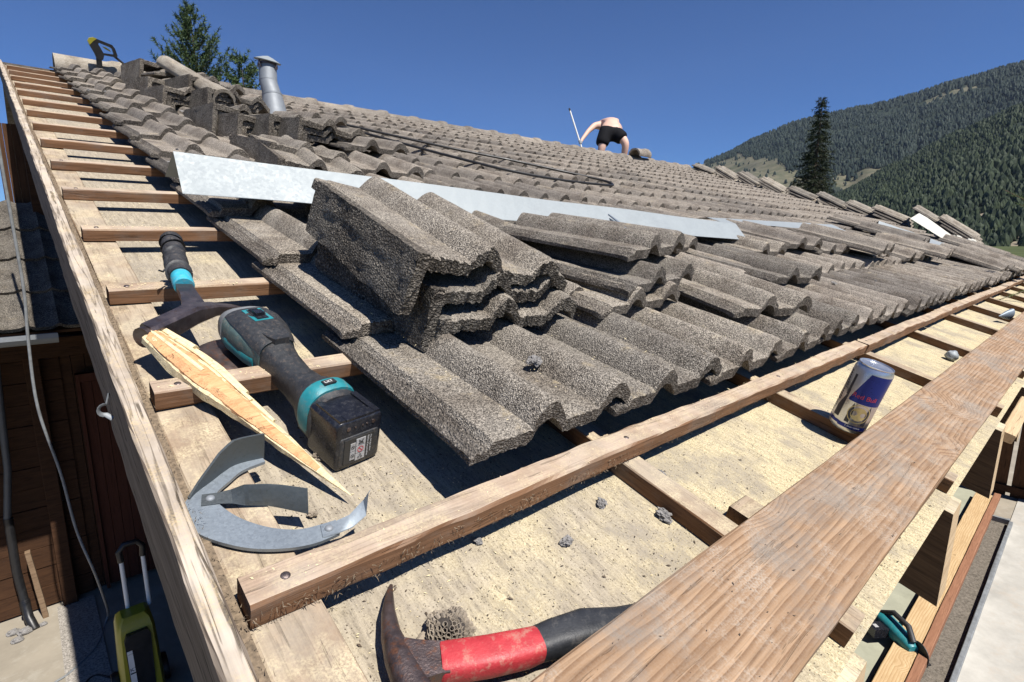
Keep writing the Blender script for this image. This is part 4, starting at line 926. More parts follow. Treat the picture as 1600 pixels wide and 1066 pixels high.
# split wood wedge
sp_, K = thing_at('split_wedge', (0.07, 0.27, -0.02), 'long sharp split sliver of fresh timber pointing to the eaves', 'wood')
A_, B_ = Vector((0.026, 0.440, 0.018)), Vector((0.142, 0.112, -0.036))
def wedge(off, wid, hgt, t0, t1, seed, n=40):
    d_ = (B_ - A_); dn = d_.normalized(); sx = dn.cross(Vector((0,0,1))).normalized(); sz = sx.cross(dn).normalized()
    rg = []
    for i in range(n + 1):
        t = t0 + (t1 - t0) * i / n; prof = min(1, 0.66 + t * 1.6) * (1 - max(0, (t - 0.30) / 0.70)) ** 0.85 + 0.012
        c = A_ + d_ * t; r_ = []
        for k, (a, z) in enumerate(((-1,-0.5),(-0.5,-1.0),(0.4,-1.0),(1,-0.45),(1.0,0.25),(0.55,0.75),(-0.1,1.0),(-0.62,0.62))):
            q = noise.noise(Vector((t * 9, k * 2.1, seed))) * 0.16 + noise.noise(Vector((t * 46, k * 2.1, seed + 5))) * 0.07
            r_.append(c + sx * (a * wid * prof * (1 + q) + off[0] * prof) + sz * (z * hgt * prof * (1 + q) + off[1] * prof) + (dn * noise.noise(Vector((k * 3.3, seed, 7))) * 0.014 if i == 0 else Vector((0,0,0))))
        rg.append(r_)
    return rg
b = MB(); b.loft(wedge((0,0), 0.0215, 0.0155, 0, 1, 3)); wo = b.obj('core', 'splinter_pale', sp_, K, smooth=True, angle=R(25))
b = MB(); b.loft(wedge((0.003,0.0048), 0.0165, 0.0122, 0.02, 0.86, 8)); b.obj('heartwood', 'splinter_wood', sp_, K, smooth=True, angle=R(25))
for q, (t0, t1, o1, o2, w1) in enumerate(((0.0,0.45,-0.018,0.008,0.004),(0.03,0.6,-0.020,0.0,0.0045),(0.0,0.30,0.006,0.015,0.003),(0.05,0.5,-0.010,0.014,0.003),(0.0,0.16,-0.017,0.012,0.006))):
    b = MB(); b.loft(wedge((o1, o2), w1, w1 * 0.8, t0, t1, 20 + q, 24)); b.obj('fibre', 'splinter_pale', sp_, K, smooth=True, angle=R(25))
# snow guard hook
sg, K = thing_at('snow_guard', (0.05, 0.12, -0.024), 'grey curved steel snow guard hook with riveted straps, on the boards by the wedge', 'snow guard')
CP = Vector((-0.0924, -0.3009, 0.3719)); K = K @ Matrix.Translation(CP) @ Matrix.Scale(0.981, 4) @ Matrix.Translation(-CP)
outer = [(0.080,0.203),(0.050,0.203),(0.024,0.187),(0.003,0.172),(-0.007,0.155),(-0.007,0.134),(0.001,0.112),(0.025,0.084),(0.052,0.067),(0.079,0.059),(0.104,0.060)]
inner = [(0.080,0.194),(0.056,0.189),(0.040,0.178),(0.026,0.167),(0.022,0.157),(0.024,0.143),(0.034,0.120),(0.051,0.098),(0.072,0.083),(0.092,0.079),(0.108,0.078)]
so_ = [(p.x, p.y) for p in smooth_path([(x, y, 0) for x, y in outer], 5)]; si_ = [(p.x, p.y) for p in smooth_path([(x, y, 0) for x, y in inner], 5)]
b = MB(); vs, fs = [], []
for (a, c) in zip(so_, si_): vs += [(a[0],a[1],-0.0265),(c[0],c[1],-0.0265),(c[0],c[1],-0.0300),(a[0],a[1],-0.0300)]
for i in range(len(so_) - 1):
    for k in range(4): fs.append((i*4+k, i*4+(k+1)%4, i*4+4+(k+1)%4, i*4+4+k))
fs += [(0,1,2,3), tuple(reversed(range(len(vs)-4, len(vs))))]
b.add(vs, fs); b.obj('crescent', 'hook_metal', sg, K, smooth=True)
b = MB(); vs, fs = [], []                           # upright flange along the upper arm
for i, t in enumerate([k/14 for k in range(15)]):
    a = so_[int(t * 16)]; h = 0.002 + 0.030 * min(1, (1 - t) * 1.6 + 0.02); o2 = (0.0015)
    vs += [(a[0], a[1], -0.0272), (a[0], a[1], -0.0272 + h), (a[0]+0.0012, a[1]-0.0024, -0.0272 + h), (a[0]+0.0012, a[1]-0.0024, -0.0272)]
for i in range(14):
    for k in range(4): fs.append((i*4+k, i*4+(k+1)%4, i*4+4+(k+1)%4, i*4+4+k))
fs += [(0,1,2,3), tuple(reversed(range(56, 60)))]
b.add(vs, fs); b.obj('flange', 'strap_metal', sg, K, smooth=True)
def strip(b, cs, th_=0.0012):
    vs, fs = [], []
    for (p, s1) in cs:
        p, s1 = Vector(p), Vector(s1); nrm = Vector((0.3, 0.5, 0.8)).normalized() * th_; vs += [p - s1, p + s1, p + s1 - nrm, p - s1 - nrm]
    for i in range(len(cs) - 1):
        for k in range(4): fs.append((i*4+k, i*4+(k+1)%4, i*4+4+(k+1)%4, i*4+4+k))
    fs += [(0,1,2,3), tuple(reversed(range(len(vs)-4, len(vs))))]; b.add(vs, fs)
b = MB(); strip(b, [((0.010,0.160,-0.0248),(0.002,0.007,0)),((0.024,0.156,-0.0246),(0.002,0.007,0)),((0.034,0.150,-0.022),(0.001,0.006,0.003)),((0.044,0.143,-0.019),(0.0,0.003,0.010)),((0.062,0.134,-0.019),(0.0,0.002,0.0115)),((0.074,0.126,-0.020),(0.001,0.003,0.0115)),((0.094,0.112,-0.023),(0.001,0.005,0.0115))])
st1 = b.obj('strap', 'strap_metal', sg, K, smooth=True)
b = MB(); strip(b, [((0.090,0.0695,-0.0252),(0.002,0.0075,0)),((0.104,0.0675,-0.0250),(0.002,0.0075,0)),((0.118,0.066,-0.022),(0.001,0.006,0.002)),((0.132,0.067,-0.012),(0.001,0.006,0.004)),((0.137,0.070,0.004),(0.001,0.0005,0.001))]); st2 = b.obj('strap', 'hook_metal', sg, K, smooth=True)
for (p, par) in (((0.017,0.158,-0.0245), st1), ((0.097,0.0690,-0.0248), st2)):
    b = MB(); b.ball(p, 0.0042, 14, 8, (1,1,0.55)); b.obj('rivet', 'pipe_metal', par, None, smooth=True)
# claw hammer
ch, K = thing_at('claw_hammer', (0.11, -0.09, -0.05), 'rusty headed hammer with a red and black grip lying at the bottom edge', 'hammer')
hp = [((0.1225,-0.0085,-0.040),0.0016,0.002),((0.1165,-0.016,-0.037),0.003,0.004),((0.1035,-0.036,-0.034),0.0058,0.007),((0.0945,-0.056,-0.032),0.0078,0.009),((0.0895,-0.076,-0.031),0.0105,0.0105),((0.0865,-0.098,-0.031),0.0125,0.0115),((0.0850,-0.125,-0.031),0.0125,0.012),((0.0845,-0.150,-0.031),0.012,0.012)]
rg = []
for i, (c, wd, h2) in enumerate(hp):
    a = Vector(hp[min(i+1,7)][0]) - Vector(hp[max(i-1,0)][0]); a.z = 0; a.normalize(); sd2 = Vector((-a.y, a.x, 0))
    rg.append([Vector(c) + sd2 * wd * math.copysign(abs(math.cos(t))**0.75, math.cos(t)) + Vector((0,0,1)) * h2 * math.copysign(abs(math.sin(t))**0.75, math.sin(t)) for t in [k*2*math.pi/16 for k in range(16)]])
b = MB(); b.loft(rg); b.loft([[Vector(c) + Vector((0.42,0.9,0)) * y * wy + Vector((0,0,1)) * z * h2 for y, z in ((-1,-1),(1,-1),(1,1),(-1,1))] for c, wy, h2 in (((0.088,-0.089,-0.031),0.022,0.009),((0.098,-0.0915,-0.031),0.0165,0.0095),((0.112,-0.098,-0.031),0.0135,0.009),((0.118,-0.101,-0.031),0.0135,0.009))])
b.obj('head', 'rusty_steel', ch, K, smooth=True, angle=R(30))
def grip(pts, spec, n=22, e=3.4):
    rg = []
    for i, (c, (wy, hz)) in enumerate(zip(pts, spec)):
        c = Vector(c); a = Vector(pts[min(i+1,len(pts)-1)]) - Vector(pts[max(i-1,0)]); a.normalize(); s2 = Vector((-a.y, a.x, 0)).normalized(); u2 = a.cross(s2)
        if u2.z < 0: u2 = -u2
        rg.append([c + s2 * wy * math.copysign(abs(math.cos(t))**(2/e), math.cos(t)) + u2 * hz * math.copysign(abs(math.sin(t))**(2/e), math.sin(t)) for t in [k*2*math.pi/n for k in range(n)]])
    return rg
b = MB(); b.loft(grip([(0.1135,-0.0985,-0.031),(0.115,-0.0993,-0.031),(0.150,-0.1155,-0.030),(0.180,-0.1275,-0.029),(0.192,-0.131,-0.0285),(0.1945,-0.132,-0.0285)], [(0.0135,0.0105),(0.0148,0.0112),(0.0148,0.0115),(0.0142,0.0118),(0.013,0.0114),(0.010,0.009)])); b.obj('grip', 'red_rubber', ch, K, smooth=True)
b = MB(); b.loft(grip([(0.178,-0.1265,-0.0292),(0.186,-0.129,-0.029),(0.205,-0.1345,-0.0275),(0.235,-0.144,-0.026),(0.27,-0.158,-0.030),(0.32,-0.176,-0.034),(0.335,-0.181,-0.034)], [(0.011,0.0095),(0.0128,0.0108),(0.0142,0.0125),(0.0155,0.0135),(0.0150,0.0115),(0.016,0.0115),(0.012,0.009)])); b.obj('handle_end', 'black_rubber', ch, K, smooth=True)
# wasp nest
wn, K = thing_at('wasp_nest', (0.140, -0.074, -0.05), 'grey papery wasp comb with open cells beside the hammer head', 'wasp nest')
b = MB(); b.ball((0.141,-0.074,-0.040), 0.0175, 20, 12, (1.05,0.95,0.62), 0.35); b.obj('comb_base', 'nest_dark', wn, K, smooth=True)
b = MB(); N_ = 105
for i in range(N_):
    z = 1 - (i + 0.5) / N_ * 0.95; ph = i * 2.39996; rr_ = math.sqrt(max(0, 1 - z*z)); dd = Vector((rr_*math.cos(ph)*1.05, rr_*math.sin(ph)*0.95, z*0.62))
    c = Vector((0.141,-0.074,-0.040)) + dd * 0.0185 * (1 + 0.28 * noise.noise(dd * 1.7 + Vector((3,1,5)))); T = c.to_4d(); m = dd.normalized().to_track_quat('Z','Y').to_matrix().to_4x4(); m.translation = c
    if rnd.random() < 0.08 or (dd - Vector((-0.25,0.2,0.5))).length < 0.22: continue
    b.lathe([(0.0019,-0.003),(0.00235,0.0016),(0.00195,0.0016),(0.0014,-0.0022)], 6, m, caps=False)
b.obj('cells', 'nest_paper', wn, K)
b = MB(); b.ball((0.1235,-0.0655,-0.045), 0.006, 10, 7, (1.4,0.8,0.5), 0.8); b.obj('paper_flap', 'nest_paper', wn, K)
# drink can
cn = empty('drink_can', RT(0.978, -0.128, -0.0262, -66, 0, 0), 'blue and silver energy drink can standing on a counter batten', 'can')
r_, h_ = 0.0300, 0.1250
b = MB(); b.lathe([(0.019,0.0022),(0.0235,0.0),(0.0285,0.004),(r_,0.0095),(r_,h_-0.010),(0.0285,h_-0.005),(0.0265,h_-0.001)], 64); b.obj('body', 'can_silver', cn, smooth=True)
b = MB(); b.lathe([(0.0265,h_-0.0015),(0.0272,h_+0.0008),(0.0262,h_+0.0012),(0.0250,h_-0.0004),(0.0245,h_-0.0035),(0.0005,h_-0.0032)], 48); lid = b.obj('lid', 'can_silver', cn, smooth=True)
b = MB(); b.prism([(0.006*math.cos(a)*1.0+0.003, 0.0095*math.sin(a)) for a in [k*2*math.pi/16 for k in range(16)]], h_-0.0028, h_-0.0016); b.obj('pull_tab', 'can_silver', lid)
def patch(b, a0, a1, f0, f1, rr=r_+0.00025, n=28):
    vs, fs = [], []
    for i in range(n + 1):
        a = a0 + (a1 - a0) * i / n; z0, z1 = f0(a), f1(a)
        m_ = 6
        for k in range(m_ + 1):
            z = z0 + (z1 - z0) * k / m_; vs.append((rr*math.cos(R(a)), rr*math.sin(R(a)), z))
    for i in range(n):
        for k in range(6): a = i*7+k; fs.append((a, a+7, a+8, a+1))
    b.add(vs, fs)
H0, H1, Hm = 0.0105, h_-0.0105, 0.062
F0 = -140     # angle facing the camera-left edge of the blue quarter
b = MB()
# blue upper quarter: left edge slants, so the field widens upward
b1 = lambda a: Hm
patch(b, -134, -104, lambda a: Hm - 0.003, lambda a: Hm + (H1 - Hm) * min(1, (a + 134.5) / 30.5), n=16)
patch(b, -104, -28, lambda a: Hm - 0.003, lambda a: H1, n=34)
b.obj('blue_field', 'can_blue', cn, smooth=True)
b = MB(); patch(b, -205, -132, lambda a: H0 + 0.001, lambda a: H0 + 0.0065, n=20); patch(b, -132, -40, lambda a: H0 - 0.001, lambda a: H0 + 0.006, n=24); patch(b, -205, -150, lambda a: Hm - 0.047, lambda a: Hm - 0.044); b.obj('blue_band', 'can_blue', cn, smooth=True)
b = MB(); patch(b, -162, -140, lambda a: H0 + 0.012, lambda a: H0 + 0.030 + (a + 162) * 0.0016, n=12); patch(b, -150, -141, lambda a: 0.066, lambda a: 0.105, n=6)
for k in range(13): patch(b, -200, -166, lambda a: 0.050 + k*0.0046, lambda a: 0.0525 + k*0.0046, n=8)
for k in range(6): patch(b, -196, -176, lambda a: 0.022 + k*0.0042, lambda a: 0.0240 + k*0.0042, n=6)
b.obj('small_print', 'can_dark', cn, smooth=True)
b = MB()                                            # disc and ring emblem
for rr_i, (ra, rb_) in enumerate(((0.0, 0.0125), (0.0165, 0.0178))):
    vs, fs = [], []
    for k in range(41):
        t = 2*math.pi*k/40
        for q in (ra, rb_):
            a = -86 + math.degrees(q*math.cos(t)/r_); vs.append(((r_+.0004)*math.cos(R(a)), (r_+.0004)*math.sin(R(a)), 0.040 + q*math.sin(t)))
    for k in range(40): fs.append((2*k, 2*k+1, 2*k+3, 2*k+2))
    b.add(vs, fs)
b.obj('emblem', 'can_gold', cn, smooth=True)
b = MB(); patch(b, -118, -104, lambda a: 0.020, lambda a: 0.058 - abs(a+111)*0.002, n=8); patch(b, -66, -52, lambda a: 0.020, lambda a: 0.058 - abs(a+59)*0.002, n=8); b.obj('dark_shape', 'can_dark', cn, smooth=True)
def wrap_text(body, size, a0, z, mat, name):
    cu = bpy.data.curves.new(name, 'FONT'); cu.body = body; cu.size = size; cu.align_x = 'CENTER'; t = bpy.data.objects.new(name, cu); C.objects.link(t); bpy.context.view_layer.update()
    me = bpy.data.meshes.new_from_object(t.evaluated_get(bpy.context.evaluated_depsgraph_get())); bpy.data.objects.remove(t)
    bm = bmesh.new(); bm.from_mesh(me); bmesh.ops.subdivide_edges(bm, edges=[e for e in bm.edges if e.calc_length() > 0.002], cuts=2); bmesh.ops.triangulate(bm, faces=bm.faces)
    for v in bm.verts:
        a = R(a0) + v.co.x / r_; zz = z + v.co.y; v.co = Vector(((r_+.0005)*math.cos(a), (r_+.0005)*math.sin(a), zz))
    bm.to_mesh(me); bm.free(); me.materials.clear(); me.materials.append(M[mat]); return link(name, me, cn)
wrap_text('Red Bull', 0.0115, -92, 0.068, 'ink_red', 'lettering'); wrap_text('ENERGY DRINK', 0.0035, -86, 0.0125, 'white_paint', 'lettering')
# small bits under the plank edge
b = MB(); b.ball((0,0,0), 0.017, 14, 10, (1,1,0.9), 0.2); b.lathe([(0.008,0),(0.008,0.03)], 12, Matrix.Rotation(R(80), 4, 'Y')); tag(b.obj('grey_knob', 'flashing_metal', None, RT(1.95, -0.131, -0.035), smooth=True), 'grey metal knob lying against the upper edge of the plank', 'metal fitting')
b = MB(); b.lathe([(0.001,0),(0.018,0.045),(0.026,0.08),(0.024,0.08),(0.016,0.043),(0.0,0.004)], 20, Matrix.Rotation(R(80), 4, 'Y'), sy=0.6); tag(b.obj('metal_cone', 'hook_metal', None, RT(3.02, -0.115, -0.02, -20), smooth=True), 'small grey pointed metal fitting near the far end of the plank', 'metal fitting')
h2 = empty('snow_guard', RT(1.0, 0.43, 0.15), 'small pointed steel hook standing up below the long flashing', 'snow guard'); K = Matrix.Translation((-1.0,-0.43,-0.15))
b = MB(); b.loft([[(x, y, z), (x+w1, y-w1*.3, z), (x+w1, y-w1*.3, z-0.003), (x, y, z-0.003)] for x, y, z, w1 in ((1.118,0.62,0.166,0.004),(1.06,0.52,0.160,0.010),(1.00,0.42,0.155,0.012))]); b.obj('blade', 'hook_metal', h2, K)
b = MB(); pts = [(1.10 - 0.07*t + 0.0, 0.60 - 0.14*t, 0.160 - 0.035*math.sin(math.pi*t)) for t in [k/12 for k in range(13)]] + [(1.05,0.50,0.158)]
vs = [Vector(p) for p in pts]; n_ = len(vs); b.add(vs + [v + Vector((0.003,-0.002,0)) for v in vs], [tuple(range(n_)), tuple(reversed(range(n_, 2*n_)))] + [(i, (i+1) % n_, n_ + (i+1) % n_, n_ + i) for i in range(n_)]); b.obj('web', 'hook_metal', h2, K)
b = MB(); b.loft([[(1.00,0.425,0.157),(1.014,0.42,0.157),(1.014,0.42,0.153),(1.00,0.425,0.153)],[(1.01,0.37,0.135),(1.035,0.365,0.135),(1.035,0.365,0.131),(1.01,0.37,0.131)]]); b.obj('foot', 'rusty_steel', h2, K)
# crumbs
mb_ = MB()
for q in range(420):
    k_ = rnd.randrange(0, 60); vv_ = rnd.uniform(0.05, 4.6); c = Vector((0.243 + k_ * 0.1275 + rnd.choice((0.09, 0.02, 0.155)) + rnd.uniform(-.01, .01), vv_, 0.048 + rnd.uniform(0, 0.004)))
    if c.x < uend(vv_) - 0.3: mb_.ball(c, rnd.uniform(0.003, 0.008), 6, 5, (1.2, 1.4, 0.45), 1.4)
tag(mb_.obj('moss_tufts', 'lichen_grey', None, RM.copy()), 'small dry moss tufts dotted over the laid tiles', 'moss', kind='stuff')
crumbs = [(0.318,-0.050,-0.046,0.0062,'dark grey lichen crumb alone in the middle of the first eaves bay'),(0.408,-0.027,-0.047,0.0065,'grey moss crumb just below the eaves batten beside the counter batten'),(0.464,-0.084,-0.046,0.0085,'curled grey bark flake against the left side of the first counter batten'),
 (0.232,0.0,-0.047,0.004,'tiny fluffy tuft in the shade of the eaves batten'),(0.452,0.174,0.046,0.010,'brown moss clump in the trough of a tile below the verge stack'),(0.535,-0.03,-0.046,0.007,'grey flake right of the first counter batten'),
 (0.146,0.335,0.004,0.0045,'pale crumb on the batten beside the grinder neck'),(0.10,0.115,-0.046,0.004,'white crumb below the bent strap of the snow guard'),(0.155,0.205,-0.045,0.012,'yellowish crumbling clump beside the battery'),(1.03,-0.05,-0.045,0.012,'dry moss clump behind the drink can')]
for i, (u, v, w_, s_, lb) in enumerate(crumbs):
    b = MB(); b.ball((0,0,0), s_, 16, 12, (1.1,0.9,0.6), 0.9)
    for q in range(9):
        c = Vector((rnd.uniform(-1,1), rnd.uniform(-1,1), rnd.uniform(0,.5))) * s_ * 0.75; b.ball(c, s_*rnd.uniform(0.25,0.5), 8, 6, (1.3,0.8,0.6), 1.5)
    tag(b.obj('moss_crumb', 'lichen_grey' if i not in (6,7,8) else 'nest_paper', None, RT(u, v, w_, i * 47)), lb, 'debris')
# scattered chips
def chips(name, mat, n, fn, label, smin, smax):
    b = MB()
    for _ in range(n):
        u, v, w_ = fn(); s_ = rnd.uniform(smin, smax) * (0.6 + rnd.random() ** 3); a = rnd.uniform(0, 6.28); el = rnd.uniform(1, 3.5)
        d1 = Vector((math.cos(a), math.sin(a), rnd.uniform(-.1,.3))) * s_ * el; d2 = Vector((-math.sin(a), math.cos(a), rnd.uniform(0,.4))) * s_; c = Vector((u, v, w_ + s_*0.3))
        b.add([c - d1*.5, c + d2*.5, c + d1*.5, c - d2*.5 + Vector((0,0,s_*.3)), c + Vector((0,0,s_*.7))], [(0,1,4),(1,2,4),(2,3,4),(3,0,4)])
    tag(b.obj(name, mat, None, RM.copy()), label, 'debris', kind='stuff')
def on_deck():
    while True:
        v = rnd.uniform(-0.30, 0.33); u = rnd.uniform(0.06, 2.4) ** 1.0
        if rnd.random() < 1 / (1 + u * u * 0.8): return u, v, -0.0495
def on_left():
    v = rnd.uniform(0.3, 1.6); return rnd.uniform(0.06, 0.21), v, -0.0495
chips('sawdust_flakes', 'chip_yellow', 9000, on_deck, 'pale sawdust flakes scattered over the boards at the eaves', 0.0004, 0.0013)
chips('dark_crumbs', 'chip_dark', 4200, on_deck, 'small dark crumbs scattered among the sawdust at the eaves', 0.0005, 0.0016)
chips('sawdust_on_boards', 'chip_yellow', 2600, on_left, 'sawdust on the boards between the exposed battens at left', 0.0004, 0.0012)
def on_bat():
    n = rnd.choice([0, 0, 0, 1, 2, 3]); return rnd.uniform(0.01, 1.4 if n == 0 else 0.2), n * 0.33 + rnd.uniform(0, 0.03), 0.0003
chips('batten_dust', 'chip_yellow', 900, on_bat, 'sawdust lying on the battens', 0.0005, 0.0015)
def on_plank(): return rnd.uniform(0.1, 1.6), rnd.uniform(-0.28, -0.165), 0.0
chips('plank_crumbs', 'chip_dark', 260, on_plank, 'crumbs on the walking plank', 0.0004, 0.0012)
def on_tiles():
    k = rnd.randrange(0, 14); return 0.222 + k*0.1275 + rnd.choice([0.088, 0.083, 0.150]) + rnd.uniform(-0.003, 0.003), rnd.uniform(0.05, 0.6), 0.042
chips('tile_crumbs', 'chip_yellow', 500, on_tiles, 'yellow crumbs lying in the tile troughs', 0.0008, 0.002)
# ================================================================== PRESSURE WASHER, ITS GUN AND HOSES
sgn = empty('spray_gun', Matrix.Translation((0.505, rp(0, 4.82, 0).y, rp(0, 4.82, 0.06).z)), 'black spray gun with a yellow top standing on the first ridge cap', 'spray gun')
Y0 = 4.82; SI = sgn.matrix_world.inverted() @ RM
def gpoly(pts, d0, d1, name, mat, parent=sgn):
    b = MB(); n = len(pts); vs = [(u, Y0 - d0, w_) for u, w_ in pts] + [(u, Y0 + d1, w_) for u, w_ in pts]
    fs = [tuple(range(n)), tuple(reversed(range(n, 2*n)))] + [(i, n + i, n + (i+1) % n, (i+1) % n) for i in range(n)]
    b.add(vs, fs); o = b.obj(name, mat, parent, SI if parent is sgn else None)
    return o
gb = gpoly([(0.452,0.226),(0.470,0.240),(0.50,0.246),(0.515,0.235),(0.505,0.215),(0.520,0.185),(0.535,0.155),(0.525,0.120),(0.505,0.112),(0.488,0.125),(0.480,0.150),(0.455,0.200)], 0.018, 0.018, 'body', 'machine_black')
gpoly([(0.500,0.246),(0.585,0.226),(0.600,0.205),(0.612,0.160),(0.600,0.150),(0.535,0.150),(0.532,0.163),(0.590,0.166),(0.582,0.200),(0.570,0.208),(0.513,0.222)], 0.016, 0.016, 'grip', 'machine_black')
gpoly([(0.448,0.222),(0.458,0.243),(0.482,0.252),(0.500,0.248),(0.478,0.228),(0.456,0.200)], 0.020, 0.020, 'end_cap', 'machine_yellow')
gpoly([(0.525,0.205),(0.548,0.203),(0.570,0.190),(0.575,0.178),(0.545,0.190)], 0.008, 0.008, 'trigger', 'machine_yellow')
b = MB(); b.tube([(0.503,Y0,0.125),(0.503,Y0,0.07)], 0.017, 14); b.lathe([(0.022,0),(0.022,0.012)], 14, Matrix.Translation((0.503, Y0, 0.066))); b.obj('coupling', 'machine_black', sgn, SI, smooth=True)
b = MB(); b.tube([(0.585,Y0,0.162),(0.62,Y0,0.135),(0.67,Y0-0.01,0.10),(0.74,Y0-0.03,0.055)], [0.009,0.008,0.006,0.006], 8); b.obj('hose_end', 'machine_black', sgn, SI, smooth=True)
# washer on the ground
W0 = (0.14, 3.0, GZ)
pw = empty('pressure_washer', Matrix.Translation(W0), 'yellow and black upright pressure washer marked K7 standing in the shade', 'pressure washer')
b = MB(); b.loft([[(x*sx_, y*sy_, z) for x, y in [(-0.09,-0.07),(-0.075,-0.10),(0.075,-0.10),(0.09,-0.07),(0.09,0.09),(-0.09,0.09)]] for z, sx_, sy_ in ((0.05,1.05,1.1),(0.12,1.08,1.1),(0.35,1.0,1.0),(0.47,0.95,0.9),(0.52,0.84,0.75),(0.545,0.6,0.5))]); bo = b.obj('shell', 'machine_yellow', pw, None, smooth=True)
b = MB(); b.loft([[(x, -0.104 + dy, z) for x, z in ((-0.058,0.10),(0.05,0.10),(0.058,0.44),(0.045,0.475),(-0.05,0.475),(-0.062,0.44))] for dy in (-0.012, 0.03)]); bf = b.obj('front_panel', 'machine_black', pw)
b = MB(); b.loft([[(x, -0.117 + dy, z) for x, z in ((-0.056,0.10),(-0.028,0.10),(-0.034,0.385),(-0.058,0.385))] for dy in (-0.002, 0.002)]); bl = b.obj('label_strip', 'white_paint', bf)
text_mesh('K7', 0.030, 'ink_black', 'lettering', bl, Matrix.Translation((-0.056, -0.1195, 0.262)) @ Matrix.Rotation(R(90), 4, 'X'))
text_mesh('KARCHER', 0.0055, 'ink_black', 'lettering', bl, Matrix.Translation((-0.056, -0.1195, 0.365)) @ Matrix.Rotation(R(90), 4, 'X'))
b = MB(); b.box(-0.055, -0.030, -0.1195, -0.1190, 0.245, 0.253); b.obj('label_bar', 'ink_black', bl)
b = MB()
for x in (-0.015, 0.085): b.tube([(x, 0.05, 0.52), (x, 0.06, 0.84)], 0.011, 10)
hh = b.obj('handle_bars', 'white_paint', pw, None, smooth=True)
b = MB(); b.tube([(-0.015,0.06,0.82),(-0.02,0.06,0.88),(0.005,0.06,0.915),(0.065,0.06,0.915),(0.09,0.06,0.88),(0.085,0.06,0.82)], 0.016, 10); b.obj('hand_grip', 'machine_black', hh, None, smooth=True)
for x in (-0.115, 0.115):
    b = MB(); b.lathe([(0.02,-0.02),(0.075,-0.018),(0.08,0.0),(0.075,0.018),(0.02,0.02)], 24, Matrix.Translation((x, 0.07, 0.08)) @ Matrix.Rotation(R(90), 4, 'Y')); b.obj('wheel', 'machine_black', pw, None, smooth=True)
hs = [(-0.093,3.6,0.95),(-0.093,3.6,0.622),(-0.089,3.6,0.256),(-0.089,3.6,-0.022),(-0.106,3.6,-0.307),(-0.111,3.6,-0.678),(-0.06,3.6,-1.083),(-0.03,3.6,-1.464),(0.026,3.6,-1.791),(0.06,3.7,-2.10),(0.055,3.90,-2.285),(-0.021,3.651,-2.29),(-0.159,3.49,-2.29),(-0.249,3.442,-2.29),(-0.5,3.3,-2.29)]
hs = [(-0.0924 + (x + 0.0924) * 0.935, -0.3965 + (y + 0.3965) * 0.935, 0.2677 + (z - 0.2677) * 0.935) if q < 9 else (x, y, z) for q, (x, y, z) in enumerate(hs)]
b = MB(); b.tube(smooth_path(hs), 0.007, 8); tag(b.obj('hose', 'cable_grey', smooth=True), 'thin grey hose hanging down in front of the dark timber wall', 'hose')
b = MB(); b.tube(smooth_path([(0.05,3.2,-2.29),(-0.05,3.35,-2.29),(-0.12,3.3,-2.29),(-0.2,3.15,-2.29),(-0.4,3.0,-2.29)]), 0.006, 8); tag(b.obj('black_cable', 'cable_black', smooth=True), 'black cable lying on the concrete beside the pressure washer', 'cable')
# twin battery tool lying on the fresh board
tt = empty('cordless_saw', Matrix.Translation((3.80, 0.22, GZ + 0.02)) @ Matrix.Rotation(R(-38), 4, 'Z'), 'teal and black cordless tool with two batteries lying by the pale board', 'power tool')
b = MB(); b.loft(rings_y([(-0.16,0,0.06,0.03,0.03),(-0.12,0,0.07,0.045,0.045),(0.0,0,0.08,0.05,0.05),(0.08,0,0.085,0.055,0.05),(0.13,0,0.08,0.05,0.04)], 16)); b.obj('body', 'teal_plastic', tt, None, smooth=True)
b = MB(); b.tube([(0.0,-0.15,0.11),(0.02,-0.08,0.165),(0.02,0.04,0.17),(0.0,0.11,0.12)], 0.018, 10); b.obj('handle', 'tool_black', tt, None, smooth=True)
for y in (0.02, 0.12):
    b = MB(); b.box(-0.145, -0.05, y - 0.04, y + 0.04, 0.04, 0.10); bb = b.obj('battery', 'gloss_black', tt); b = MB(); b.box(-0.125, -0.10, y - 0.015, y + 0.015, 0.1005, 0.102); b.obj('battery_label', 'label_grey', bb)
b = MB(); b.box(-0.10, 0.07, -0.22, -0.10, 0.0, 0.012); b.lathe([(0.07,0),(0.07,0.004)], 30, Matrix.Translation((0.03,-0.17,0.05)) @ Matrix.Rotation(R(90), 4, 'Y')); b.obj('base_plate', 'tool_black', tt)
b = MB(); b.lathe([(0.02,0),(0.022,0.006),(0.012,0.012)], 14); tag(b.obj('round_stopper', 'worn_steel', None, Matrix.Translation((3.38,-0.47,GZ+0.013))), 'small round metal cap lying alone on the pale slab', 'metal cap')

# ================================================================== THE MAN
def skin_mesh(verts, edges, radii, name, mat, lev=2, parent=None, mat4=None):
    me = bpy.data.meshes.new(name); me.from_pydata(verts, edges, []); o = bpy.data.objects.new(name + '_t', me); C.objects.link(o)
    md = o.modifiers.new('s', 'SKIN'); md.use_smooth_shade = True
    for i, sv in enumerate(me.skin_vertices[0].data):
        r_ = radii[i]; sv.radius = (r_, r_) if not isinstance(r_, tuple) else r_; sv.use_root = (i == 0)
    ms = o.modifiers.new('d', 'SUBSURF'); ms.levels = lev; ms.render_levels = lev
    bpy.context.view_layer.update()
    m2 = bpy.data.meshes.new_from_object(o.evaluated_get(bpy.context.evaluated_depsgraph_get())); bpy.data.objects.remove(o); m2.materials.clear(); m2.materials.append(M[mat]); m2.name = name
    for p in m2.polygons: p.use_smooth = True
    return link(name, m2, parent, mat4)
man_base = Matrix.Translation((6.85, 5.0, 1.38))
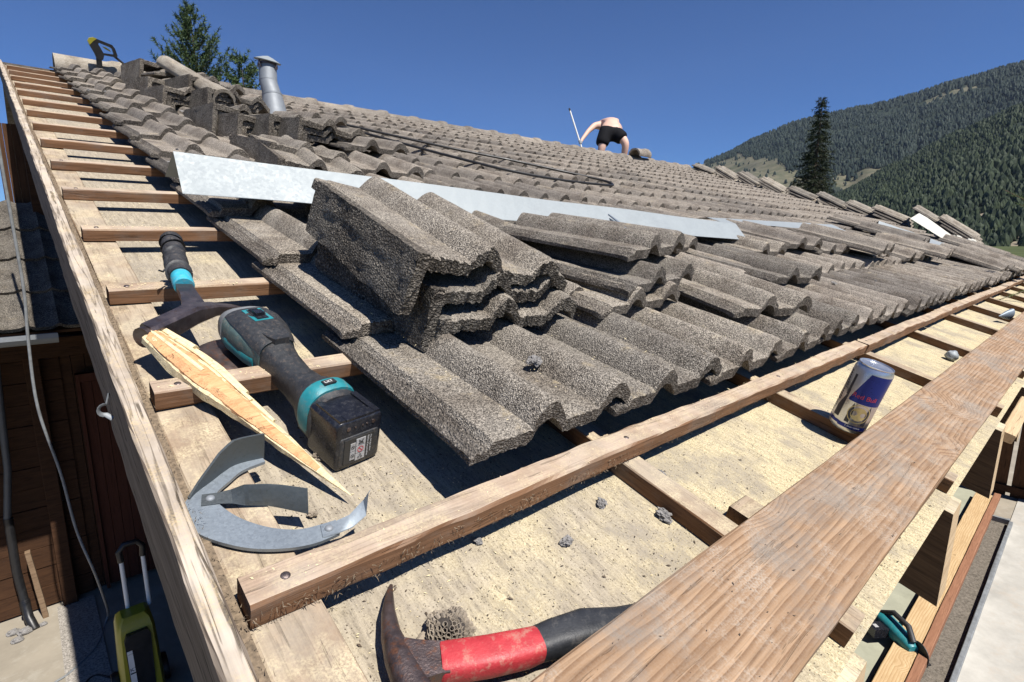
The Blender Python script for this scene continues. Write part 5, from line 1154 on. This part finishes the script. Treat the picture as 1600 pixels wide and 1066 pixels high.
vs = [(6.83,4.985,1.915),(6.92,5.051,2.005),(7.05,5.155,2.065),(7.15,5.245,2.09),(7.23,5.32,2.08),
      (6.748,5.033,1.86),(6.652,5.005,1.654),(6.64,5.04,1.47),(6.63,4.99,1.415),
      (6.894,4.905,1.88),(6.925,4.765,1.717),(6.945,4.815,1.49),(6.90,4.775,1.425),
      (7.03,5.34,2.075),(6.90,5.365,2.055),(6.73,5.347,1.945),(6.555,5.315,1.80),(6.515,5.306,1.755),
      (7.22,5.19,2.09),(7.33,5.19,2.03),(7.42,5.27,1.97),(7.30,5.32,1.93)]
ed = [(0,1),(1,2),(2,3),(3,4),(0,5),(5,6),(6,7),(7,8),(0,9),(9,10),(10,11),(11,12),(3,13),(13,14),(14,15),(15,16),(16,17),(3,18),(18,19),(19,20),(20,21)]
ra = [0.118,0.118,0.128,0.11,0.06,0.088,0.062,0.042,0.034,0.088,0.064,0.043,0.034,0.072,0.052,0.037,0.027,0.024,0.072,0.05,0.036,0.026]
man = skin_mesh([tuple(man_base.inverted() @ Vector(v)) for v in vs], ed, ra, 'person', 'skin', 2, None, man_base)
tag(man, 'shirtless person in black shorts bent over on the ridge, seen from behind, holding a pole', 'person')
MI = man_base.inverted()
sv_ = [(6.83,4.985,1.90),(6.865,5.01,1.965),(6.755,5.03,1.855),(6.69,5.025,1.755),(6.658,5.018,1.672),(6.888,4.912,1.875),(6.897,4.85,1.815),(6.908,4.80,1.765)]
skin_mesh([tuple(MI @ Vector(v)) for v in sv_], [(0,1),(0,2),(2,3),(3,4),(0,5),(5,6),(6,7)], [0.142,0.132,0.125,0.11,0.102,0.125,0.114,0.108], 'shorts', 'shorts_cloth', 2, man)
b = MB(); b.ball((7.31,5.40,2.00), 0.085, 16, 12, (0.95,0.95,1.1)); b.ball((7.365,5.445,1.94), 0.018, 8, 6); hd_ = b.obj('head', 'skin', man, MI, smooth=True)
b = MB(); b.ball((7.30,5.385,2.02), 0.09, 16, 12, (0.92,0.92,1.02)); b.obj('hair', 'hair_dark', hd_, None, smooth=True)
for p, q in (((6.63,4.99,1.415),(6.74,5.08,1.36)), ((6.90,4.775,1.425),(7.02,4.85,1.41))):
    b = MB(); b.tube([Vector(p) + Vector((-0.02,-0.02,0.05)), Vector(p) + Vector((-0.02,-0.02,-0.005)), (Vector(p)+Vector(q))/2 + Vector((0,0,-0.01)), Vector(q)], [0.034,0.042,0.038,0.026], 12); b.obj('shoe', 'sock_dark', man, MI, smooth=True)
pt, pb = Vector((6.435,5.48,2.25)), Vector((6.535,5.20,1.44))
hnd = pt.lerp(pb, 0.61)
pd_ = (pb - pt).normalized()
b = MB(); b.ball(hnd + Vector((0.022,0.0,0.0)), 0.027, 12, 8, (0.8,1.0,1.1))
for k in range(4):
    c = hnd - pd_ * (0.022 - 0.014*k); b.tube([c + Vector((0.024,-0.006,0)), c + Vector((0.006,-0.02,-0.002)), c + Vector((-0.016,-0.012,-0.003)), c + Vector((-0.018,0.006,-0.003))], [0.0085,0.008,0.0075,0.006], 8)
b.tube([hnd + Vector((0.02,0.01,0.02)), hnd + Vector((0.0,0.022,0.03)), hnd + Vector((-0.016,0.012,0.03))], [0.010,0.009,0.007], 8); b.obj('glove', 'glove', man, MI, smooth=True)
b = MB(); b.tube([pt, pb], 0.0115, 12); po = b.obj('pole', 'white_paint', smooth=True); tag(po, 'thin pale pole held slanting by the bent over person', 'pole')
b = MB(); b.tube([pt - pd_*0.01, pt + pd_*0.03], 0.0135, 12); b.obj('end_grip', 'machine_black', po, None, smooth=True)

# ================================================================== TREES
def conifer(name, base, H, Rm, label, mat, crown0, nwh, nper, seed, droop, needle, nn, curl=0.0, shape=0.75, irr=0.25, group=None, twn=7):
    r = random.Random(seed); e = empty(name, Matrix.Translation(base), label, 'tree', group)
    b = MB(); tp = [(noise.noise(Vector((z*0.5, seed, 0)))*0.04*H*0.2, noise.noise(Vector((z*0.5, seed, 5)))*0.04*H*0.2, z) for z in [H*k/12 for k in range(13)]]
    b.tube(tp, [H*0.016*(1 - 0.93*k/12) for k in range(13)], 8)
    limbs = []
    cm = MB()
    for wv in range(nwh):
        t = wv / (nwh - 1); z = crown0 + (H - crown0) * (1 - (1 - t) ** 1.25) if False else crown0 + (H - crown0) * t
        rad = Rm * (1 - t) ** shape * (1 + irr * noise.noise(Vector((t*9, seed, 3)))) + 0.015 * H * (1 - t) + 0.006*H
        m_ = max(3, int(nper * (0.5 + 0.5 * (1 - t))))
        for k in range(m_):
            a = 2*math.pi*(k + r.random()*0.8) / m_ + wv * 1.3; L = rad * r.uniform(0.6, 1.12)
            z0 = z + r.uniform(-.5, .5) * (H - crown0) / nwh; p0 = Vector((0, 0, z0)); d = Vector((math.cos(a), math.sin(a), 0))
            tip = p0 + d * L + Vector((0, 0, -droop * L + curl * L)); mid = p0 + d * L * 0.5 + Vector((0, 0, -droop * L * (0.75 if curl == 0 else 0.3)))
            b.tube([p0, mid, tip], [H*0.0032*(1-t)+0.004, H*0.0018*(1-t)+0.003, 0.002], 4)
            nt_ = max(2, int(twn * L / Rm + 2))
            for q in range(nt_):
                s_ = (q + 0.6 + r.random()*0.6) / (nt_ + 0.4); s_ = min(1, s_)
                c = (p0.lerp(mid, s_*2) if s_ < 0.5 else mid.lerp(tip, s_*2 - 1)); side = Vector((-d.y, d.x, 0)) * r.choice((-1, 1))
                td = (d * r.uniform(0.3, 1.0) + side * r.uniform(0.0, 1.0) + Vector((0, 0, (curl * 1.6 if curl else -0.25) + r.uniform(-.25, .25)))).normalized()
                tl = needle * r.uniform(2.2, 4.2) * (0.6 + 0.5 * (1 - t))
                for n_ in range(nn):
                    pp = c + td * tl * r.random(); nd = (td * 0.7 + Vector((r.gauss(0,1), r.gauss(0,1), r.gauss(0,1))).normalized()).normalized() * needle * r.uniform(0.6, 1.2)
                    wv_ = nd.cross(Vector((r.gauss(0,1), r.gauss(0,1), r.gauss(0,1)))).normalized() * needle * 0.10
                    cm.add([pp - wv_, pp + wv_, pp + nd], [(0, 1, 2)])
    b.obj('trunk', 'bark', e, None, smooth=True)
    me = bpy.data.meshes.new('crown'); me.from_pydata([tuple(v) for v in cm.v], [], cm.f); me.materials.append(M[mat]); link('crown', me, e)
conifer('pine_tree', (3.98, 16.45, GZ), 8.35, 1.4, 'bushy green pine rising behind the roof left of the vent pipe', 'pine_needles', 4.4, 30, 9, 3, 0.1, 0.11, 34, curl=0.75, shape=0.72, twn=8)
conifer('pine_tree', (4.83, 15.45, GZ), 7.15, 0.8, 'small slim pine top just left of the vent pipe', 'pine_needles', 4.4, 16, 8, 5, 0.1, 0.13, 34, curl=0.6, shape=0.7, twn=5)
conifer('spruce_tree', (33.6, 11.4, GZ), 10.2, 2.1, 'tall dark pointed spruce standing alone before the wooded hills', 'spruce_needles', 0.8, 54, 11, 8, 0.42, 0.15, 26, curl=0.0, shape=1.1, irr=0.45, twn=9)
# twig of a nearer tree reaching into the view on the right
tw = empty('pine_branch', Matrix.Translation((4.3, -0.2, 0.35)), 'pine twig tip reaching in at the right edge before the wooded hill', 'branch'); TI = tw.matrix_world.inverted()
b = MB(); nb_ = MB(); r2 = random.Random(4)
for (p0, p1) in (((4.45,-0.35,0.30),(4.02,0.05,0.545)), ((4.40,-0.30,0.33),(4.07,-0.01,0.47)), ((4.6,-0.45,0.2),(3.93,-0.01,-0.055))):
    p0, p1 = Vector(p0), Vector(p1); b.tube([p0, p0.lerp(p1, .5) + Vector((0,0,-.01)), p1], [0.006,0.004,0.002], 6)
    for k in range(260):
        c = p0.lerp(p1, r2.random()); d_ = ((p1 - p0).normalized() * 1.1 + Vector((r2.gauss(0,1), r2.gauss(0,1), r2.gauss(0,1))).normalized() * 0.7).normalized() * 0.035; w2 = d_.cross(Vector((r2.gauss(0,1), r2.gauss(0,1), r2.gauss(0,1)))).normalized() * 0.0009; nb_.add([c - w2, c + w2, c + d_], [(0,1,2)])
b.obj('twig', 'bark', tw, TI); me = bpy.data.meshes.new('needles'); me.from_pydata([tuple(v) for v in nb_.v], [], nb_.f); me.materials.append(M['twig_needles']); link('needles', me, tw, TI)

# ================================================================== WOODED HILLS
def interp(tab, x):
    if x <= tab[0][0]: return tab[0][1]
    for (a, b_), (c, d_) in zip(tab, tab[1:]):
        if x <= c:
            t = (x - a) / (c - a); t = t * t * (3 - 2 * t) * 0.35 + t * 0.65; return b_ + (d_ - b_) * t
    return tab[-1][1]
CX, CY, CZ = -0.09, -0.4, 0.27
def hill(name, tab, rc, r0, r1, az0, az1, daz, nr, seed, amp, clear, mats, trees, th_, label, needle, e0=-0.05):
    def pt(az, r):
        s_ = interp(tab, az); t = (r - r0) / (rc - r0)
        if t <= 1: e = e0 + (s_ - e0) * (1 - (1 - max(0, t)) ** 1.6)
        else: e = s_ - (t - 1) * 0.05
        n_ = noise.fractal(Vector((az * 0.22, r / 420.0, seed)), 0.9, 2.1, 5) * amp * min(1, max(0, t) * 2) * (1 if t < 1 else 1) * (0.25 + 0.75 * min(1, abs(1 - t) * 3))
        return (CX + r * math.sin(R(az)), CY + r * math.cos(R(az)), CZ + r * e + n_), e
    na = int((az1 - az0) / daz); vs, fs, mi = [], [], []; es = []
    for i in range(na + 1):
        for j in range(nr + 1):
            az = az0 + (az1 - az0) * i / na; r = r0 + (r1 - r0) * j / nr; p, e = pt(az, r); vs.append(p); es.append((az, e))
    b = MB()
    for i in range(na):
        for j in range(nr):
            a = i * (nr + 1) + j; az, e = es[a]; b.f.append((a, a + 1, a + nr + 2, a + nr + 1)); b.mi.append(1 if clear(az, e) else 0)
    b.v = vs; o = b.obj(name, mats, smooth=True, angle=R(180)); tag(o, kind='structure')
    r = random.Random(seed); t_ = MB(); V, F = [], []
    for k in range(trees):
        az = r.uniform(max(az0, 54), min(az1, 96)); rr_ = r0 + (rc * 1.03 - r0) * r.uniform(0.0, 1) ** 0.75; p, e = pt(az, rr_)
        edge = 0.35 * noise.noise(Vector((az * 2.1, e * 60, 3)))
        if clear(az, e) and r.random() > 0.03 + (0.0 if edge < 0.13 else 0.4): continue
        dn_ = noise.noise(Vector((p[0] * 0.006, p[1] * 0.006, seed))) 
        if dn_ < -0.25 and r.random() < 0.6: continue
        h = th_ * (0.35 + r.random() ** 1.6 * 1.15) * (1 + 0.5 * dn_) * (0.45 + 0.55 * min(1, rr_ / (0.6 * rc))); w_ = h * r.uniform(0.24, 0.42); o_ = len(V); a0 = r.uniform(0, 6); lean = r.uniform(-.04, .04) * h
        top = r.uniform(0.5, 0.75)
        for q in range(5):
            a = a0 + q * 1.2566; V.append((p[0] + w_ * math.cos(a), p[1] + w_ * math.sin(a), p[2] + h * r.uniform(0.0, 0.16)))
        for q in range(5):
            a = a0 + q * 1.2566 + 0.6; V.append((p[0] + w_ * .62 * math.cos(a), p[1] + w_ * .62 * math.sin(a), p[2] + h * r.uniform(top - .1, top + .1)))
        V.append((p[0] + lean, p[1], p[2] + h))
        for q in range(5):
            q2 = (q + 1) % 5; F += [(o_ + q, o_ + q2, o_ + 5 + q), (o_ + q2, o_ + 5 + q2, o_ + 5 + q), (o_ + 5 + q, o_ + 5 + q2, o_ + 10)]
    me = bpy.data.meshes.new(name + '_forest'); me.from_pydata(V, [], F); me.materials.append(M[needle]); fo = link(name + '_forest', me); tag(fo, label, 'forest', kind='stuff')
m_needle('forest_floor', (0.018, 0.028, 0.018), (0.035, 0.045, 0.028), 0.01); m_needle('meadow', (0.075, 0.082, 0.045), (0.165, 0.145, 0.095), 0.03); m_needle('scree', (0.20, 0.17, 0.12), (0.33, 0.28, 0.21), 0.05)
far_tab = [(30,-0.02),(50,0.02),(57,0.095),(60,0.1215),(62.8,0.1375),(65.5,0.1625),(68.6,0.1825),(71.5,0.1885),(76.1,0.1985),(80.1,0.213),(83.7,0.2255),(86.9,0.235),(96,0.26),(120,0.20)]
near_tab = [(52,-0.03),(66,0.005),(69.8,0.040),(72.7,0.068),(76.6,0.110),(80.6,0.147),(84.1,0.171),(87.3,0.188),(96,0.22),(120,0.2)]
def clear_far(az, e):
    m1 = e < interp([(57,0.12),(61,0.126),(63,0.137),(65.5,0.137),(67,0.124),(68.6,0.108),(71.5,0.095),(73,0.0)], az) + 0.014 * noise.noise(Vector((az * 1.3, e * 80, 1)))
    m2 = ((az - 74.2) / 2.1) ** 2 + ((e - 0.090) / 0.013) ** 2 < 1 + 0.5 * noise.noise(Vector((az * 2, e * 100, 4)))
    m3 = 77.8 < az < 81.2 and abs(e - (0.191 + (az - 77.8) * 0.0035)) < 0.0035 + 0.003 * noise.noise(Vector((az * 3, 0, 4)))
    return m1 or m2 or m3
hill('far_hills', far_tab, 2600, 900, 3300, 36, 118, 0.35, 70, 11, 26, clear_far, ['forest_floor', 'meadow'], 46000, 12, 'conifer forest covering the far hillside', 'far_needles')
def clear_near(az, e): return noise.noise(Vector((az * 0.9, e * 45, 9))) > 0.42 and az > 82 and e < 0.09
hill('near_hill', near_tab, 1150, 260, 1500, 52, 118, 0.35, 50, 23, 11, clear_near, ['forest_floor', 'scree'], 42000, 6.5, 'darker conifer forest covering the nearer hillside at right', 'forest_needles')

# ================================================================== AIR
hz = bpy.data.materials.new('haze'); hz.use_nodes = True; ht = hz.node_tree; ht.nodes.remove(ht.nodes['Principled BSDF'])
pv = ht.nodes.new('ShaderNodeVolumePrincipled'); pv.inputs['Density'].default_value = 0.00003; pv.inputs['Color'].default_value = (0.62, 0.76, 1.0, 1); pv.inputs['Anisotropy'].default_value = 0.0
ht.links.new(pv.outputs[0], ht.nodes['Material Output'].inputs['Volume']); hz.cycles.homogeneous_volume = True
b = MB(); b.box(-3400, 3400, -3400, 3400, GZ - 1.0, 1100); ho = b.obj('haze', hz); tag(ho, 'thin blue summer haze over the valley', 'haze', kind='stuff')
